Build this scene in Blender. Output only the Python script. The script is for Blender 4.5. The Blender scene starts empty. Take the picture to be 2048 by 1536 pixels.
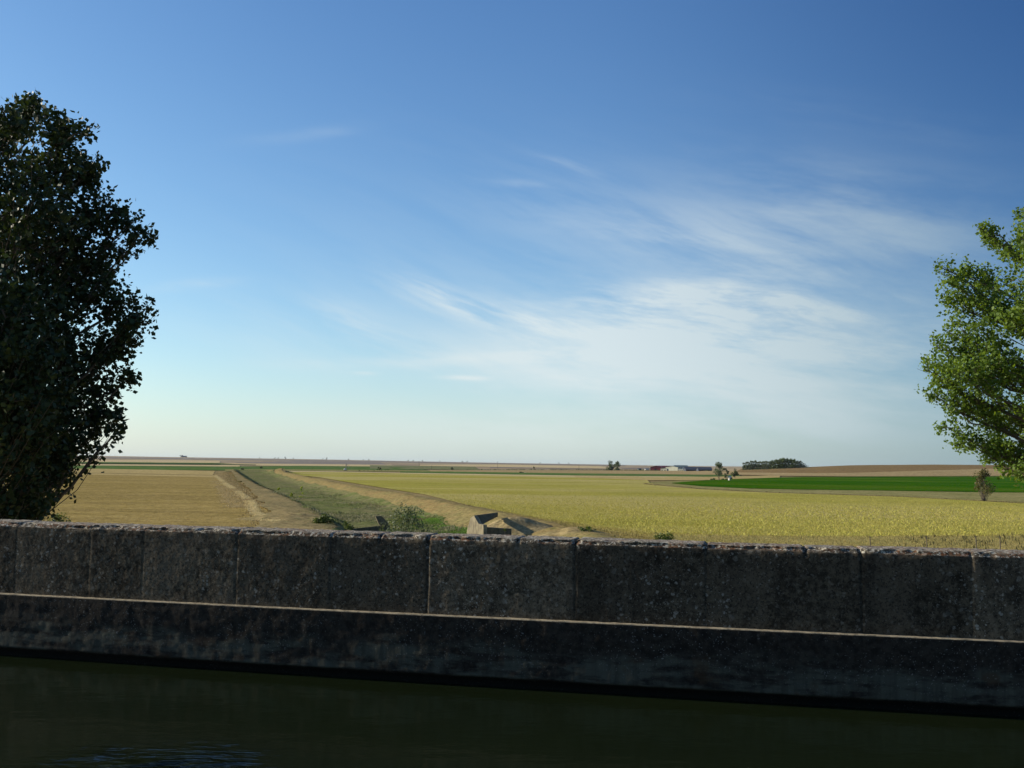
import bpy, math, random
import numpy as np
from mathutils import Matrix, Vector, Euler
R = math.radians
rng = np.random.default_rng(7)
random.seed(7)
scene = bpy.context.scene
COL = scene.collection

# ------------------------------------------------------------------ camera
EYE = Vector((0.0, 0.0, 2.2))
F = 2048.0
PITCH, ROLL = 4.45, 0.86
RM = Matrix.Rotation(R(90 + PITCH), 3, 'X') @ Matrix.Rotation(R(ROLL), 3, 'Z')
cam = bpy.data.cameras.new('camera')
cam.lens = 36.0; cam.sensor_width = 36.0; cam.clip_start = 0.1; cam.clip_end = 60000
camo = bpy.data.objects.new('camera', cam)
camo.matrix_world = Matrix.Translation(EYE) @ RM.to_4x4()
COL.objects.link(camo); scene.camera = camo
RN = np.array([list(r) for r in RM])

# ------------------------------------------------------------------ light
SUN_AZ, SUN_EL = 78.3, 21.0           # degrees to the left of the view (+Y), above the horizon
sv = Vector((-math.sin(R(SUN_AZ)) * math.cos(R(SUN_EL)), math.cos(R(SUN_AZ)) * math.cos(R(SUN_EL)), math.sin(R(SUN_EL))))
sl = bpy.data.lights.new('sun', 'SUN'); sl.energy = 4.6; sl.angle = R(0.5); sl.color = (1.0, 0.90, 0.74)
so = bpy.data.objects.new('sun', sl); so.rotation_euler = sv.to_track_quat('Z', 'Y').to_euler(); so.location = (0, 0, 40)
COL.objects.link(so)
scene.view_settings.view_transform = 'Standard'; scene.view_settings.look = 'None'
scene.view_settings.gamma = 1.0; scene.view_settings.exposure = 0.35
scene.cycles.max_bounces = 6; scene.cycles.transparent_max_bounces = 6
scene.cycles.sample_clamp_indirect = 6.0
scene.cycles.volume_bounces = 0

def ray(px, py):
    l = np.stack([(np.asarray(px, float) - 1024) / F, -(np.asarray(py, float) - 768) / F, -np.ones(np.shape(px))], -1)
    d = l @ RN.T
    return d / d[..., 1:2]            # forward component 1

# ------------------------------------------------------------------ node helpers
class NT:
    def __init__(s, tree): s.t = tree; s.n = tree.nodes; s.l = tree.links
    def new(s, typ, **kw):
        n = s.n.new(typ)
        for k, v in kw.items(): setattr(n, k, v)
        return n
    def put(s, sock, v):
        if v is None: return
        if isinstance(v, bpy.types.NodeSocket): s.l.new(v, sock)
        else: sock.default_value = v
    def m(s, op, a, b=None, c=None, clamp=False):
        n = s.new('ShaderNodeMath', operation=op, use_clamp=clamp)
        s.put(n.inputs[0], a); s.put(n.inputs[1], b); s.put(n.inputs[2], c)
        return n.outputs[0]
    def vec(s, x, y, z):
        n = s.new('ShaderNodeCombineXYZ'); s.put(n.inputs[0], x); s.put(n.inputs[1], y); s.put(n.inputs[2], z)
        return n.outputs[0]
    def sep(s, v):
        n = s.new('ShaderNodeSeparateXYZ'); s.put(n.inputs[0], v); return n.outputs
    def noise(s, vec, scale, detail=4, rough=0.55, dist=0.0, col=False):
        n = s.new('ShaderNodeTexNoise'); s.put(n.inputs['Vector'], vec)
        n.inputs['Scale'].default_value = scale; n.inputs['Detail'].default_value = detail
        n.inputs['Roughness'].default_value = rough; n.inputs['Distortion'].default_value = dist
        return n.outputs['Color' if col else 'Fac']
    def vor(s, vec, scale, out='Distance', rnd=1.0, feature='F1'):
        n = s.new('ShaderNodeTexVoronoi', feature=feature); s.put(n.inputs['Vector'], vec)
        n.inputs['Scale'].default_value = scale; n.inputs['Randomness'].default_value = rnd
        return n.outputs[out]
    def ramp(s, fac, lo, hi, a=0.0, b=1.0):
        n = s.new('ShaderNodeMapRange', interpolation_type='SMOOTHSTEP'); s.put(n.inputs[0], fac)
        for i, v in enumerate((lo, hi, a, b)): n.inputs[i + 1].default_value = v
        return n.outputs[0]
    def mix(s, fac, a, b, mode='MIX'):
        n = s.new('ShaderNodeMix', data_type='RGBA', blend_type=mode)
        s.put(n.inputs[0], fac)
        for sock, v in ((n.inputs[6], a), (n.inputs[7], b)):
            if isinstance(v, (tuple, list)) and len(v) == 3: v = (*v, 1)
            s.put(sock, v)
        return n.outputs[2]
    def scale(s, v, xyz):
        n = s.new('ShaderNodeVectorMath', operation='MULTIPLY'); s.put(n.inputs[0], v); n.inputs[1].default_value = xyz
        return n.outputs[0]
    def add(s, v, w):
        n = s.new('ShaderNodeVectorMath', operation='ADD'); s.put(n.inputs[0], v); s.put(n.inputs[1], w)
        return n.outputs[0]

def material(name, build, rough=0.9, spec=0.2, bump=None, translucent=0.0, tint=(1.5, 1.35, 0.5)):
    m = bpy.data.materials.new(name); m.use_nodes = True
    t = NT(m.node_tree); t.n.clear()
    out = t.new('ShaderNodeOutputMaterial')
    p = t.new('ShaderNodeBsdfPrincipled')
    p.inputs['Roughness'].default_value = rough; p.inputs['Specular IOR Level'].default_value = spec
    pos = t.new('ShaderNodeNewGeometry').outputs['Position']
    res = build(t, pos)
    col, hgt = res if isinstance(res, tuple) and len(res) == 2 and not isinstance(res[0], (int, float)) else (res, None)
    if isinstance(col, (tuple, list)) and len(col) == 3: col = (*col, 1)
    t.put(p.inputs['Base Color'], col)
    if hgt is not None:
        b = t.new('ShaderNodeBump'); b.inputs['Strength'].default_value = bump[0]; b.inputs['Distance'].default_value = bump[1]
        t.put(b.inputs['Height'], hgt); t.l.new(b.outputs[0], p.inputs['Normal'])
    if translucent:
        tr = t.new('ShaderNodeBsdfTranslucent'); t.put(tr.inputs[0], t.mix(1.0, col, tint, 'MULTIPLY'))
        mx = t.new('ShaderNodeMixShader'); mx.inputs[0].default_value = translucent
        t.l.new(p.outputs[0], mx.inputs[1]); t.l.new(tr.outputs[0], mx.inputs[2]); t.l.new(mx.outputs[0], out.inputs[0])
    else:
        t.l.new(p.outputs[0], out.inputs[0])
    return m

# ------------------------------------------------------------------ world: sky and cirrus
w = bpy.data.worlds.new('World'); scene.world = w; w.use_nodes = True
T = NT(w.node_tree); T.n.clear()
sky = T.new('ShaderNodeTexSky', sky_type='NISHITA'); sky.sun_disc = False
sky.sun_elevation = R(SUN_EL); sky.sun_rotation = R(-SUN_AZ)
sky.air_density = 1.0; sky.dust_density = 0.9; sky.ozone_density = 2.2; sky.altitude = 700
tc = T.new('ShaderNodeTexCoord').outputs['Generated']
X, Y, Z = T.sep(tc)
yy = T.m('MAXIMUM', Y, 0.04)
U, V = T.m('DIVIDE', X, yy), T.m('DIVIDE', Z, yy)
front = T.ramp(Y, 0.10, 0.35)
uv = T.vec(U, V, 0.0)
w1 = T.noise(T.scale(uv, (2.2, 4.0, 1)), 1.0, 3, 0.5, col=True)
warp = T.add(uv, T.scale(w1, (0.10, 0.05, 0.0)))
wu, wv, _ = T.sep(warp)
def rotc(a, b, ang):                     # coordinates along / across a streak direction
    c, s_ = math.cos(R(ang)), math.sin(R(ang))
    return (T.m('ADD', T.m('MULTIPLY', a, c), T.m('MULTIPLY', b, s_)),
            T.m('ADD', T.m('MULTIPLY', a, -s_), T.m('MULTIPLY', b, c)))
def streak(ang, sx, sy, det=6, r=0.62, off=0.0):
    a, b = rotc(wu, wv, ang)
    return T.noise(T.vec(T.m('MULTIPLY', a, sx), T.m('MULTIPLY', b, sy), off), 1.0, det, r)
n_flat = streak(-5, 4.5, 26.0, det=8, r=.66, off=1.3)
n_fan = streak(-20, 4.5, 32.0, det=8, r=.66, off=4.1)
n_soft = streak(-8, 2.6, 12.0, det=8, r=.64, off=8.0)
def blob(px, py, lx, ly, ang):
    d = ray(px, py); u0, v0 = float(d[0]), float(d[2])
    a, b = rotc(T.m('SUBTRACT', wu, u0 + 0.05), T.m('SUBTRACT', wv, v0 + 0.025), ang)
    a = T.m('MULTIPLY', a, F / lx); b = T.m('MULTIPLY', b, F / ly)
    q = T.m('ADD', T.m('MULTIPLY', a, a), T.m('MULTIPLY', b, b))
    return T.m('EXPONENT', T.m('MULTIPLY', q, -1.0))
BL = [ # px, py, half length, half width, angle, strength, noise
    (1440, 650, 330, 75, -3, 0.95, n_flat), (1180, 745, 330, 60, -4, 0.55, n_flat), (1560, 610, 150, 28, -6, 0.8, n_flat),
    (1330, 590, 200, 30, 8, 0.50, n_flat), (1480, 740, 420, 110, -4, 0.85, n_soft), (1200, 850, 700, 45, 0, 0.5, n_soft),
    (1000, 630, 220, 26, -14, 0.75, n_fan), (900, 600, 120, 16, -26, 0.5, n_fan), (1420, 500, 340, 40, -10, 0.32, n_flat),
    (1720, 430, 330, 90, -10, 0.30, n_soft), (1150, 335, 80, 12, -18, 0.18, n_fan), (690, 640, 80, 30, -20, 0.42, n_fan),
    (390, 578, 70, 10, 6, 0.40, n_flat), (620, 268, 110, 14, 8, 0.13, n_flat), (830, 715, 260, 16, 4, 0.34, n_flat),
    (1800, 240, 320, 36, -8, 0.14, n_soft), (1050, 375, 80, 10, 0, 0.22, n_flat), (1300, 600, 620, 230, -8, 0.13, n_fan), (760, 690, 330, 70, -4, 0.25, n_fan), (1800, 470, 330, 130, -6, 0.24, n_soft), (1500, 480, 300, 60, -10, 0.25, n_fan), (1900, 690, 300, 110, -4, 0.60, n_soft),
]
tot = None
for (px, py, lx, ly, ang, st, nz) in BL:
    g = T.m('MULTIPLY', blob(px, py, lx, ly, ang), st)
    g = T.m('MULTIPLY', g, T.ramp(nz, 0.33, 0.67, 0.04, 1.30))
    tot = g if tot is None else T.m('ADD', tot, g)
tiny = blob(910, 749, 45, 4.5, 1)
tiny2 = blob(725, 744, 20, 4, 1)
tot = T.m('ADD', tot, T.m('ADD', T.m('MULTIPLY', tiny, 0.75), T.m('MULTIPLY', tiny2, 0.4)))
tot = T.m('MULTIPLY', T.m('MULTIPLY', tot, front), 0.76)
tot = T.m('MINIMUM', tot, 0.80)
NRM = 0.085 * 2 ** 0.35
cr_ = T.new('ShaderNodeSeparateColor'); T.l.new(sky.outputs[0], cr_.inputs[0])
chan = []
for i, (g_, p_) in enumerate(((1.56, 1.28), (1.54, 1.15), (1.43, 0.95))):
    v_ = T.m('POWER', T.m('MULTIPLY', cr_.outputs[i], NRM), p_)
    chan.append(T.m('MULTIPLY', v_, g_ / NRM))
cc_ = T.new('ShaderNodeCombineColor')
for i in range(3): T.l.new(chan[i], cc_.inputs[i])
skyc = cc_.outputs[0]
hzf = T.m('MULTIPLY', T.m('EXPONENT', T.m('MULTIPLY', T.m('MAXIMUM', Z, 0.0), -12.0)), 0.60)
skyc = T.mix(hzf, skyc, tuple(v / NRM for v in (0.60, 0.745, 0.775)))
skyc = T.mix(tot, skyc, tuple(v / NRM for v in (0.76, 0.84, 0.85)))
azr_ = T.m('ARCTAN2', X, Y)                  # the sky away from the sun is deeper blue
skyc = T.mix(T.ramp(azr_, 0.02, 0.62), skyc, T.mix(1.0, skyc, T.mix(T.m('MAXIMUM', hzf, T.m('MULTIPLY', tot, 0.9)), (0.34, 0.45, 0.58), (0.45, 0.56, 0.62)), 'MULTIPLY'))
bg = T.new('ShaderNodeBackground'); bg.inputs['Strength'].default_value = 0.085
T.l.new(skyc, bg.inputs['Color'])
wo = T.new('ShaderNodeOutputWorld'); T.l.new(bg.outputs[0], wo.inputs[0])

# ------------------------------------------------------------------ object helpers
def mesh_obj(name, verts, faces, mats, parent=None, smooth=False, mat_idx=None, attrs=None):
    me = bpy.data.meshes.new(name)
    v = np.asarray(verts, dtype=np.float32).reshape(-1, 3)
    if isinstance(faces, np.ndarray):
        nf, k = faces.shape
        me.vertices.add(len(v)); me.vertices.foreach_set('co', v.ravel())
        me.loops.add(nf * k); me.loops.foreach_set('vertex_index', faces.astype(np.int32).ravel())
        me.polygons.add(nf); me.polygons.foreach_set('loop_start', (np.arange(nf) * k).astype(np.int32))
        me.polygons.foreach_set('loop_total', np.full(nf, k, np.int32))
        me.update(calc_edges=True)
    else:
        me.from_pydata([tuple(map(float, q)) for q in v], [], [tuple(int(i) for i in f) for f in faces])
    if not isinstance(mats, (list, tuple)): mats = [mats]
    for m in mats: me.materials.append(m)
    if mat_idx is not None: me.polygons.foreach_set('material_index', np.asarray(mat_idx, np.int32))
    if smooth: me.polygons.foreach_set('use_smooth', np.ones(len(me.polygons), bool))
    for k, (dom, arr) in (attrs or {}).items():
        a = me.attributes.new(k, 'FLOAT', dom); a.data.foreach_set('value', np.asarray(arr, np.float32).ravel())
    me.update()
    o = bpy.data.objects.new(name, me); COL.objects.link(o)
    if parent is not None: o.parent = parent
    return o
def tag(o, label=None, cat=None, group=None, kind=None):
    if label: o['label'] = label
    if cat: o['category'] = cat
    if group: o['group'] = group
    if kind: o['kind'] = kind
    return o
def empty(name, loc, label, cat, group=None):
    o = bpy.data.objects.new(name, None); o.location = loc; COL.objects.link(o)
    return tag(o, label, cat, group)
def gridfaces(nu, nv, wrap=False):
    i = np.arange(nu - 1)[:, None]; j = np.arange(nv - (0 if wrap else 1))[None, :]
    j2 = (j + 1) % nv
    return np.stack([i * nv + j, (i + 1) * nv + j, (i + 1) * nv + j2, i * nv + j2], -1).reshape(-1, 4)
def h2(ix, iy, seed):
    n = (ix.astype(np.int64) * 374761393 + iy.astype(np.int64) * 668265263 + seed * 1274126177) & 0x7fffffff
    n = ((n ^ (n >> 13)) * 1274126177) & 0x7fffffff
    return ((n ^ (n >> 16)) & 0xffff) / 65535.0
def vnoise(x, y, seed=0):
    x = np.asarray(x, float); y = np.asarray(y, float)
    xi, yi = np.floor(x), np.floor(y); fx, fy = x - xi, y - yi
    fx = fx * fx * (3 - 2 * fx); fy = fy * fy * (3 - 2 * fy)
    a, b = h2(xi, yi, seed), h2(xi + 1, yi, seed); c, d = h2(xi, yi + 1, seed), h2(xi + 1, yi + 1, seed)
    return (a * (1 - fx) + b * fx) * (1 - fy) + (c * (1 - fx) + d * fx) * fy
def fbm(x, y, seed=0, oct=4, g=0.5):
    s, a, t = 0, 1, 0
    for k in range(oct):
        s = s + a * vnoise(x * 2 ** k, y * 2 ** k, seed + k); t += a; a *= g
    return s / t
def sstep(t): t = np.clip(t, 0, 1); return t * t * (3 - 2 * t)

# ------------------------------------------------------------------ terrain
BASE = -2.83
CL = np.array([(1.5, 4), (0.5, 30), (-3.5, 62), (-7.2, 80), (-12, 98), (-21, 130), (-44.7, 206), (-83, 338), (-112, 440)], float)
def cl_x(y): return np.interp(y, CL[:, 1], CL[:, 0])
def cl_dx(y): return (cl_x(y + 3) - cl_x(y - 3)) / 6
def ditch_e(x, y):
    return (x - cl_x(y)) / np.sqrt(1 + cl_dx(y) ** 2)
def terrain(x, y, ditch=True):
    x = np.asarray(x, float); y = np.asarray(y, float)
    r = np.hypot(x, y)
    h = np.full(np.shape(x), BASE)
    xa = x * 850 / np.maximum(y, 200)
    A = np.interp(xa, [60, 150, 190, 235, 270, 350, 430, 700, 1200], [0, 1.0, 2.8, 5.4, 7.2, 9.0, 9.6, 10, 9])
    h = h + A * sstep((y - 480) / 380) * (y > 0)
    az = np.arctan2(x, np.maximum(y, 1))
    rid = 9.0 + 3.6 * np.cos((az + 0.36) * 5.2) + 1.8 * fbm(az * 14, r * 0.0004, 3)
    h = h + rid * sstep((r - 1400) / 4400) * np.where(A > 4, 0.3, 1.0)
    h = h + (fbm(x * 0.03, y * 0.03, 5) - 0.5) * 0.25 * sstep((r - 30) / 60)
    if ditch:
        e = ditch_e(x, y); a = np.abs(e)
        fade = sstep((460 - y) / 60) * sstep((y - 2) / 8)
        lump = fbm(x * 0.35, y * 0.35, 11, 4)
        h = h - 1.05 * (1 - sstep((a - 3.6) / np.where(e > 0, 6.5, 3.0))) * fade
        berm = np.exp(-((a - 9.6) / 2.4) ** 2)
        h = h + (0.10 + 0.35 * lump) * berm * fade * np.where(e > 0, 1.0, 0.25)
        h = h + (fbm(x * 0.9, y * 0.5, 21, 3) - 0.5) * 0.30 * np.exp(-((a - 5) / 7) ** 2) * fade
        h = h + 1.3 * np.exp(-(((x + 84) / 6) ** 2 + ((y - 372) / 8) ** 2))
    return h
DS = np.exp(np.linspace(math.log(16), math.log(9000), 1100))
def G(px, py, ditch=False):
    px = np.atleast_1d(np.asarray(px, float)); py = np.atleast_1d(np.asarray(py, float))
    px, py = np.broadcast_arrays(px, py); shp = px.shape
    d = ray(px.ravel(), py.ravel()); out = np.zeros((d.shape[0], 3))
    for k0 in range(0, d.shape[0], 4000):
        dd = d[k0:k0 + 4000]
        x = dd[:, 0:1] * DS; y = np.broadcast_to(DS, x.shape); z = EYE.z + dd[:, 2:3] * DS
        g = z - terrain(x, y, ditch)
        hit = g < 0; any_ = hit.any(1); i = np.where(any_, hit.argmax(1), g.argmin(1)); i = np.maximum(i, 1)
        n = np.arange(len(i)); g0, g1 = g[n, i - 1], g[n, i]
        f = np.where(any_, np.clip(g0 / np.maximum(g0 - g1, 1e-9), 0, 1), 1.0)
        D = DS[i - 1] + (DS[i] - DS[i - 1]) * f
        out[k0:k0 + 4000, 0] = dd[:, 0] * D; out[k0:k0 + 4000, 1] = D
    out[:, 2] = terrain(out[:, 0], out[:, 1], True)
    return out.reshape(shp + (3,))
def G1(px, py, ditch=False):
    v = G(px, py, ditch)[0]; return Vector((float(v[0]), float(v[1]), float(v[2])))

# ------------------------------------------------------------------ field materials
def field_mat(name, c1, c2, big=0.03, fine=3.0, c3=None, c3amt=0.5, rowdir=None, bump=(0.5, 0.12), rowamt=0.35, mid=0.25, rowfreq=1.2, patch=None):
    def b(t, p):
        big_n = t.noise(p, big, 4, 0.6)
        mid_n = t.noise(t.scale(p, (1, 1, 0.3)), mid, 5, 0.65)
        fin = t.noise(p, fine, 3, 0.7)
        f = t.m('ADD', t.m('MULTIPLY', big_n, 0.45), t.m('MULTIPLY', mid_n, 0.55))
        c = t.mix(t.ramp(f, 0.36, 0.62), c1, c2)
        if rowdir is not None:
            x, y, z = t.sep(p); a = R(rowdir)
            q = t.m('ADD', t.m('MULTIPLY', x, -math.sin(a)), t.m('MULTIPLY', y, math.cos(a)))
            al = t.m('ADD', t.m('MULTIPLY', x, math.cos(a)), t.m('MULTIPLY', y, math.sin(a)))
            rn = t.noise(t.vec(t.m('MULTIPLY', al, 0.02), t.m('MULTIPLY', q, rowfreq), 0.0), 1.0, 5, 0.75)
            c = t.mix(t.m('MULTIPLY', t.ramp(rn, 0.38, 0.64), rowamt), c, tuple(v * 0.62 for v in c1))
        if c3 is not None:
            c = t.mix(t.m('MULTIPLY', t.ramp(t.noise(p, fine * 0.45, 4, 0.7), 0.52, 0.66), c3amt), c, c3)
        if patch: c = t.mix(t.m('MULTIPLY', t.ramp(t.noise(t.scale(p, (.35, 1, 1)), patch[1], 4, .6), .44, .60), patch[2]), c, patch[0])
        sp = t.ramp(fin, 0.3, 0.7, 0.66, 1.34)
        n = t.new('ShaderNodeVectorMath', operation='SCALE'); t.put(n.inputs[0], c); t.put(n.inputs['Scale'], sp)
        return n.outputs[0], fin
    return material(name, b, 0.95, 0.0, bump)
M = {}
M['dry'] = field_mat('dry_grass', (0.33, 0.25, 0.115), (0.25, 0.20, 0.095), 0.05, 2.2, (0.14, 0.15, 0.06), 0.6)
M['far'] = field_mat('far_stubble', (0.42, 0.33, 0.20), (0.27, 0.21, 0.14), 0.0022, 0.05, (0.13, 0.14, 0.08), 0.5, bump=(0.0, 0.1), mid=0.006)
M['ochre'] = field_mat('ripe_stubble', (0.38, 0.28, 0.10), (0.28, 0.21, 0.066), 0.02, 2.0, (0.40, 0.31, 0.13), 0.5, rowdir=4, rowamt=0.85, rowfreq=0.16)
M['ochre_pale'] = field_mat('pale_stubble', (0.46, 0.35, 0.15), (0.40, 0.31, 0.13), 0.02, 1.0, rowdir=3)
M['pale'] = field_mat('pale_straw', (0.56, 0.44, 0.24), (0.48, 0.38, 0.20), 0.02, 1.5)
M['yg'] = field_mat('yellow_green_crop', (0.43, 0.375, 0.088), (0.34, 0.32, 0.060), 0.03, 3.2, (0.17, 0.19, 0.03), 0.5, rowdir=-2, rowamt=0.6, rowfreq=0.12, mid=0.12, patch=((0.46, 0.38, 0.16), 0.012, 0.7))
M['green'] = field_mat('bright_green_crop', (0.032, 0.125, 0.002), (0.026, 0.10, 0.002), 0.02, 1.2, (0.028, 0.085, 0.004), 0.6, rowdir=1, rowamt=0.6, rowfreq=0.12, patch=((0.07, 0.13, 0.008), 0.02, 0.8))
M['green_far'] = field_mat('mid_green_crop', (0.10, 0.17, 0.04), (0.075, 0.13, 0.04), 0.01, 0.3, (0.16, 0.18, 0.08), 0.4)
M['green_dk'] = field_mat('dark_green_crop', (0.045, 0.075, 0.025), (0.035, 0.055, 0.022), 0.02, 0.4)
M['purple'] = field_mat('grey_fallow', (0.20, 0.18, 0.155), (0.24, 0.21, 0.17), 0.005, 0.1)
M['hill_brown'] = field_mat('brown_fallow', (0.25, 0.17, 0.075), (0.21, 0.145, 0.07), 0.01, 0.6, rowdir=8, rowamt=0.3, rowfreq=0.1)
M['hill_tan'] = field_mat('hill_straw', (0.40, 0.30, 0.15), (0.33, 0.25, 0.12), 0.01, 0.6, rowdir=4, rowamt=0.3, rowfreq=0.1)
M['margin'] = field_mat('field_margin', (0.31, 0.27, 0.115), (0.21, 0.20, 0.07), 0.08, 1.4, (0.10, 0.10, 0.045), 0.5)
M['margin_dk'] = field_mat('dark_margin', (0.18, 0.145, 0.065), (0.26, 0.21, 0.09), 0.1, 1.4)
M['bank'] = field_mat('orange_bank', (0.28, 0.20, 0.085), (0.24, 0.20, 0.085), 0.07, 2.4, (0.16, 0.17, 0.05), 0.6, mid=0.4)
M['bed'] = field_mat('ditch_bed', (0.13, 0.155, 0.05), (0.20, 0.18, 0.085), 0.10, 1.8, (0.06, 0.09, 0.025), 0.6)
M['lush'] = field_mat('lush_grass', (0.09, 0.16, 0.025), (0.06, 0.115, 0.02), 0.2, 3.0)
M['dirt'] = field_mat('pale_dirt', (0.36, 0.28, 0.15), (0.28, 0.22, 0.11), 0.2, 3.0, (0.15, 0.15, 0.07), 0.4)

# ground sheet (polar around the bridge, dense in front)
azf = np.radians(np.linspace(-42, 42, 360)); azr = np.radians(np.linspace(42, 318, 70))[1:-1]
az = np.concatenate([azf, azr]); rr = np.concatenate([[0.3, 4, 9], np.exp(np.linspace(math.log(14), math.log(14000), 620))])
gx = rr[:, None] * np.sin(az)[None]; gy = rr[:, None] * np.cos(az)[None]
gz = terrain(gx, gy, True)
gz = gz - 12 * sstep((rr[:, None] - 8000) / 6000)
fc = gridfaces(len(rr), len(az), wrap=True)
idx = (np.repeat(rr[:-1], len(az)) > 620).astype(int)
g_ = mesh_obj('ground', np.stack([gx, gy, gz], -1), fc[:, ::-1], [M['dry'], M['far']], smooth=True, mat_idx=idx)
tag(g_, kind='structure')

LAY = [0]
def strip(name, top, bot, mat, nx=120, ny=10, off=None, ditch_ref=False):
    """a field: far edge and near edge given as sight lines, laid on the terrain at their true distance"""
    LAY[0] += 1
    off = off or 0.03 + 0.004 * LAY[0]
    x0 = max(top[0][0], bot[0][0]); x1 = min(top[-1][0], bot[-1][0])
    def samp(pl, t):
        pl = np.array(pl, float); xs = pl[0, 0] + (pl[-1, 0] - pl[0, 0]) * t
        return xs, np.interp(xs, pl[:, 0], pl[:, 1])
    t = np.linspace(0, 1, nx)
    tx, ty = samp(top, t); bx, by = samp(bot, t)
    a = G(tx, ty, ditch_ref); b = G(bx, by, ditch_ref)
    jit = (vnoise(t * nx * 0.7, t * 0, LAY[0]) - 0.5)
    s = np.linspace(0, 1, ny)[None, :, None] ** 1.6
    P = b[:, None, :] * (1 - s) + a[:, None, :] * s
    far = P[..., 1]
    P[..., 2] = terrain(P[..., 0], P[..., 1], True) + off * np.clip(far / 200, 0.6, 12)
    o = mesh_obj(name, P, gridfaces(nx, ny)[:, ::-1], mat, smooth=True)
    return tag(o, kind='structure')

# far bands, left
strip('fallow_field', [(-150, 912), (300, 915.6), (620, 920.2), (1250, 930.5)], [(-150, 914), (300, 917.6), (620, 922), (1250, 932)], M['purple'], 90, 5)
strip('fallow_field', [(470, 925.5), (600, 922.5), (760, 925)], [(470, 926), (600, 929), (780, 931)], M['purple'], 60, 6)
strip('fallow_field', [(980, 934), (1300, 936)], [(980, 936), (1300, 938.5)], M['purple'], 60, 5)
strip('straw_field', [(440, 926.5), (560, 928), (780, 930)], [(440, 931), (560, 932), (800, 933.6)], M['pale'], 60, 6)
strip('straw_field', [(840, 930), (1000, 929.5), (1200, 933)], [(840, 932), (1000, 934.5), (1250, 938)], M['pale'], 60, 6)
strip('straw_field', [(-150, 917), (440, 922)], [(-150, 922), (440, 926.5)], M['pale'], 60, 6)
strip('green_field', [(-150, 921.5), (440, 926.5)], [(-150, 924), (470, 928)], M['green_far'], 60, 4)
strip('green_field', [(-150, 924), (380, 927.2), (512, 929.8)], [(-150, 926.3), (380, 929.6), (512, 931)], M['green_dk'], 60, 4)
strip('straw_field', [(-150, 926.3), (480, 931)], [(-150, 929), (480, 933.8)], M['pale'], 60, 4)
strip('green_field', [(-150, 929), (450, 933.8), (600, 932.2), (780, 933.8)], [(-150, 936), (450, 941.5), (600, 939.6), (860, 941)], M['green_far'], 120, 6)
strip('green_field', [(740, 931), (950, 934)], [(740, 938), (960, 941)], field_mat('grey_green_meadow', (0.20, 0.20, 0.09), (0.14, 0.16, 0.08), 0.01, 0.3), 60, 5)
strip('ochre_field', [(-150, 936), (200, 938.3), (430, 942.3)], [(-150, 944), (200, 946.4), (426, 951)], M['ochre_pale'], 90, 6)
strip('field_margin', [(-150, 944), (200, 946.4), (426, 951)], [(-150, 945.4), (200, 947.6), (428, 952)], M['margin_dk'], 90, 4)
strip('straw_field', [(-150, 945.4), (200, 947.6), (428, 952)], [(-150, 948.5), (200, 950.5), (432, 955.5)], M['ochre_pale'], 90, 4)
strip('stubble_field', [(-200, 948.5), (200, 950.5), (432, 955.5)], [(-900, 1125), (0, 1125), (690, 1125)], M['ochre'], 150, 60)
# middle bands
strip('track', [(450, 939.5), (600, 939.6), (900, 942)], [(450, 944), (600, 943.4), (900, 945)], M['margin'], 90, 4)
strip('tan_field', [(860, 941), (1150, 941.5), (1480, 943)], [(860, 944.5), (1150, 947.5), (1480, 952)], M['hill_tan'], 90, 5)
strip('green_field', [(800, 943.5), (900, 944), (1150, 947.6), (1480, 951)], [(800, 947), (900, 948.2), (1150, 952.2), (1480, 957)], M['green_far'], 90, 5)
strip('straw_field', [(540, 942.5), (700, 944.5), (900, 948.2), (1150, 952.2), (1430, 954.8)], [(540, 944.5), (700, 946), (900, 950), (1150, 954.5), (1430, 961)], M['pale'], 90, 4)
# yellow-green crop
YGL = [(575, 950), (640, 956), (700, 966), (850, 990), (1000, 1027), (1100, 1046), (1300, 1077), (1480, 1115)]
yg_top = [(575, 945), (700, 946), (900, 950), (1150, 954.5), (1300, 958), (1300, 967), (1400, 978), (1536, 986), (1800, 993), (2300, 1018)]
strip('crop_field', [(575, 945), (700, 946), (900, 950), (1150, 954.5), (1290, 959), (1310, 971), (1400, 979), (1536, 986), (1800, 993), (2300, 1018)],
      [(576, 949.5), (640, 956), (700, 966), (850, 990), (1000, 1027), (1100, 1046), (1300, 1077), (1480, 1100), (1700, 1120), (2800, 1150)], M['yg'], 300, 70)
strip('field_margin', [(1300, 1069), (1480, 1074), (1700, 1077), (2048, 1074), (2300, 1072)], [(1400, 1125), (1480, 1125), (1700, 1125), (2048, 1125), (2500, 1125)], field_mat('olive_margin', (0.35, 0.29, 0.11), (0.28, 0.25, 0.08), 0.1, 3.0), 120, 20, off=0.16)
# right: green crop, margins, hill
strip('straw_field', [(1150, 953.5), (1400, 955), (1560, 952)], [(1150, 955.5), (1300, 962), (1400, 961.5), (1560, 956)], M['ochre_pale'], 80, 6)
strip('dry_margin', [(1285, 967), (1330, 963), (1460, 958), (1600, 954.2), (2300, 952)], [(1290, 968.5), (1400, 979), (1536, 986), (1800, 994), (2300, 1021)], M['margin'], 180, 16, off=0.06)
strip('green_field', [(1344, 966.5), (1400, 962.4), (1500, 957.6), (1600, 955), (2300, 953)], [(1344, 967.5), (1400, 973), (1500, 978), (1600, 979.6), (1700, 981), (2048, 986), (2300, 991)], M['green'], 180, 30, off=0.11)
strip('field_margin', [(1290, 967.6), (1400, 978), (1536, 985.3), (1800, 993), (2300, 1019)], [(1285, 969), (1400, 979.6), (1536, 986.4), (1800, 994.6), (2300, 1022)], M['margin_dk'], 160, 4, off=0.13)
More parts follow.
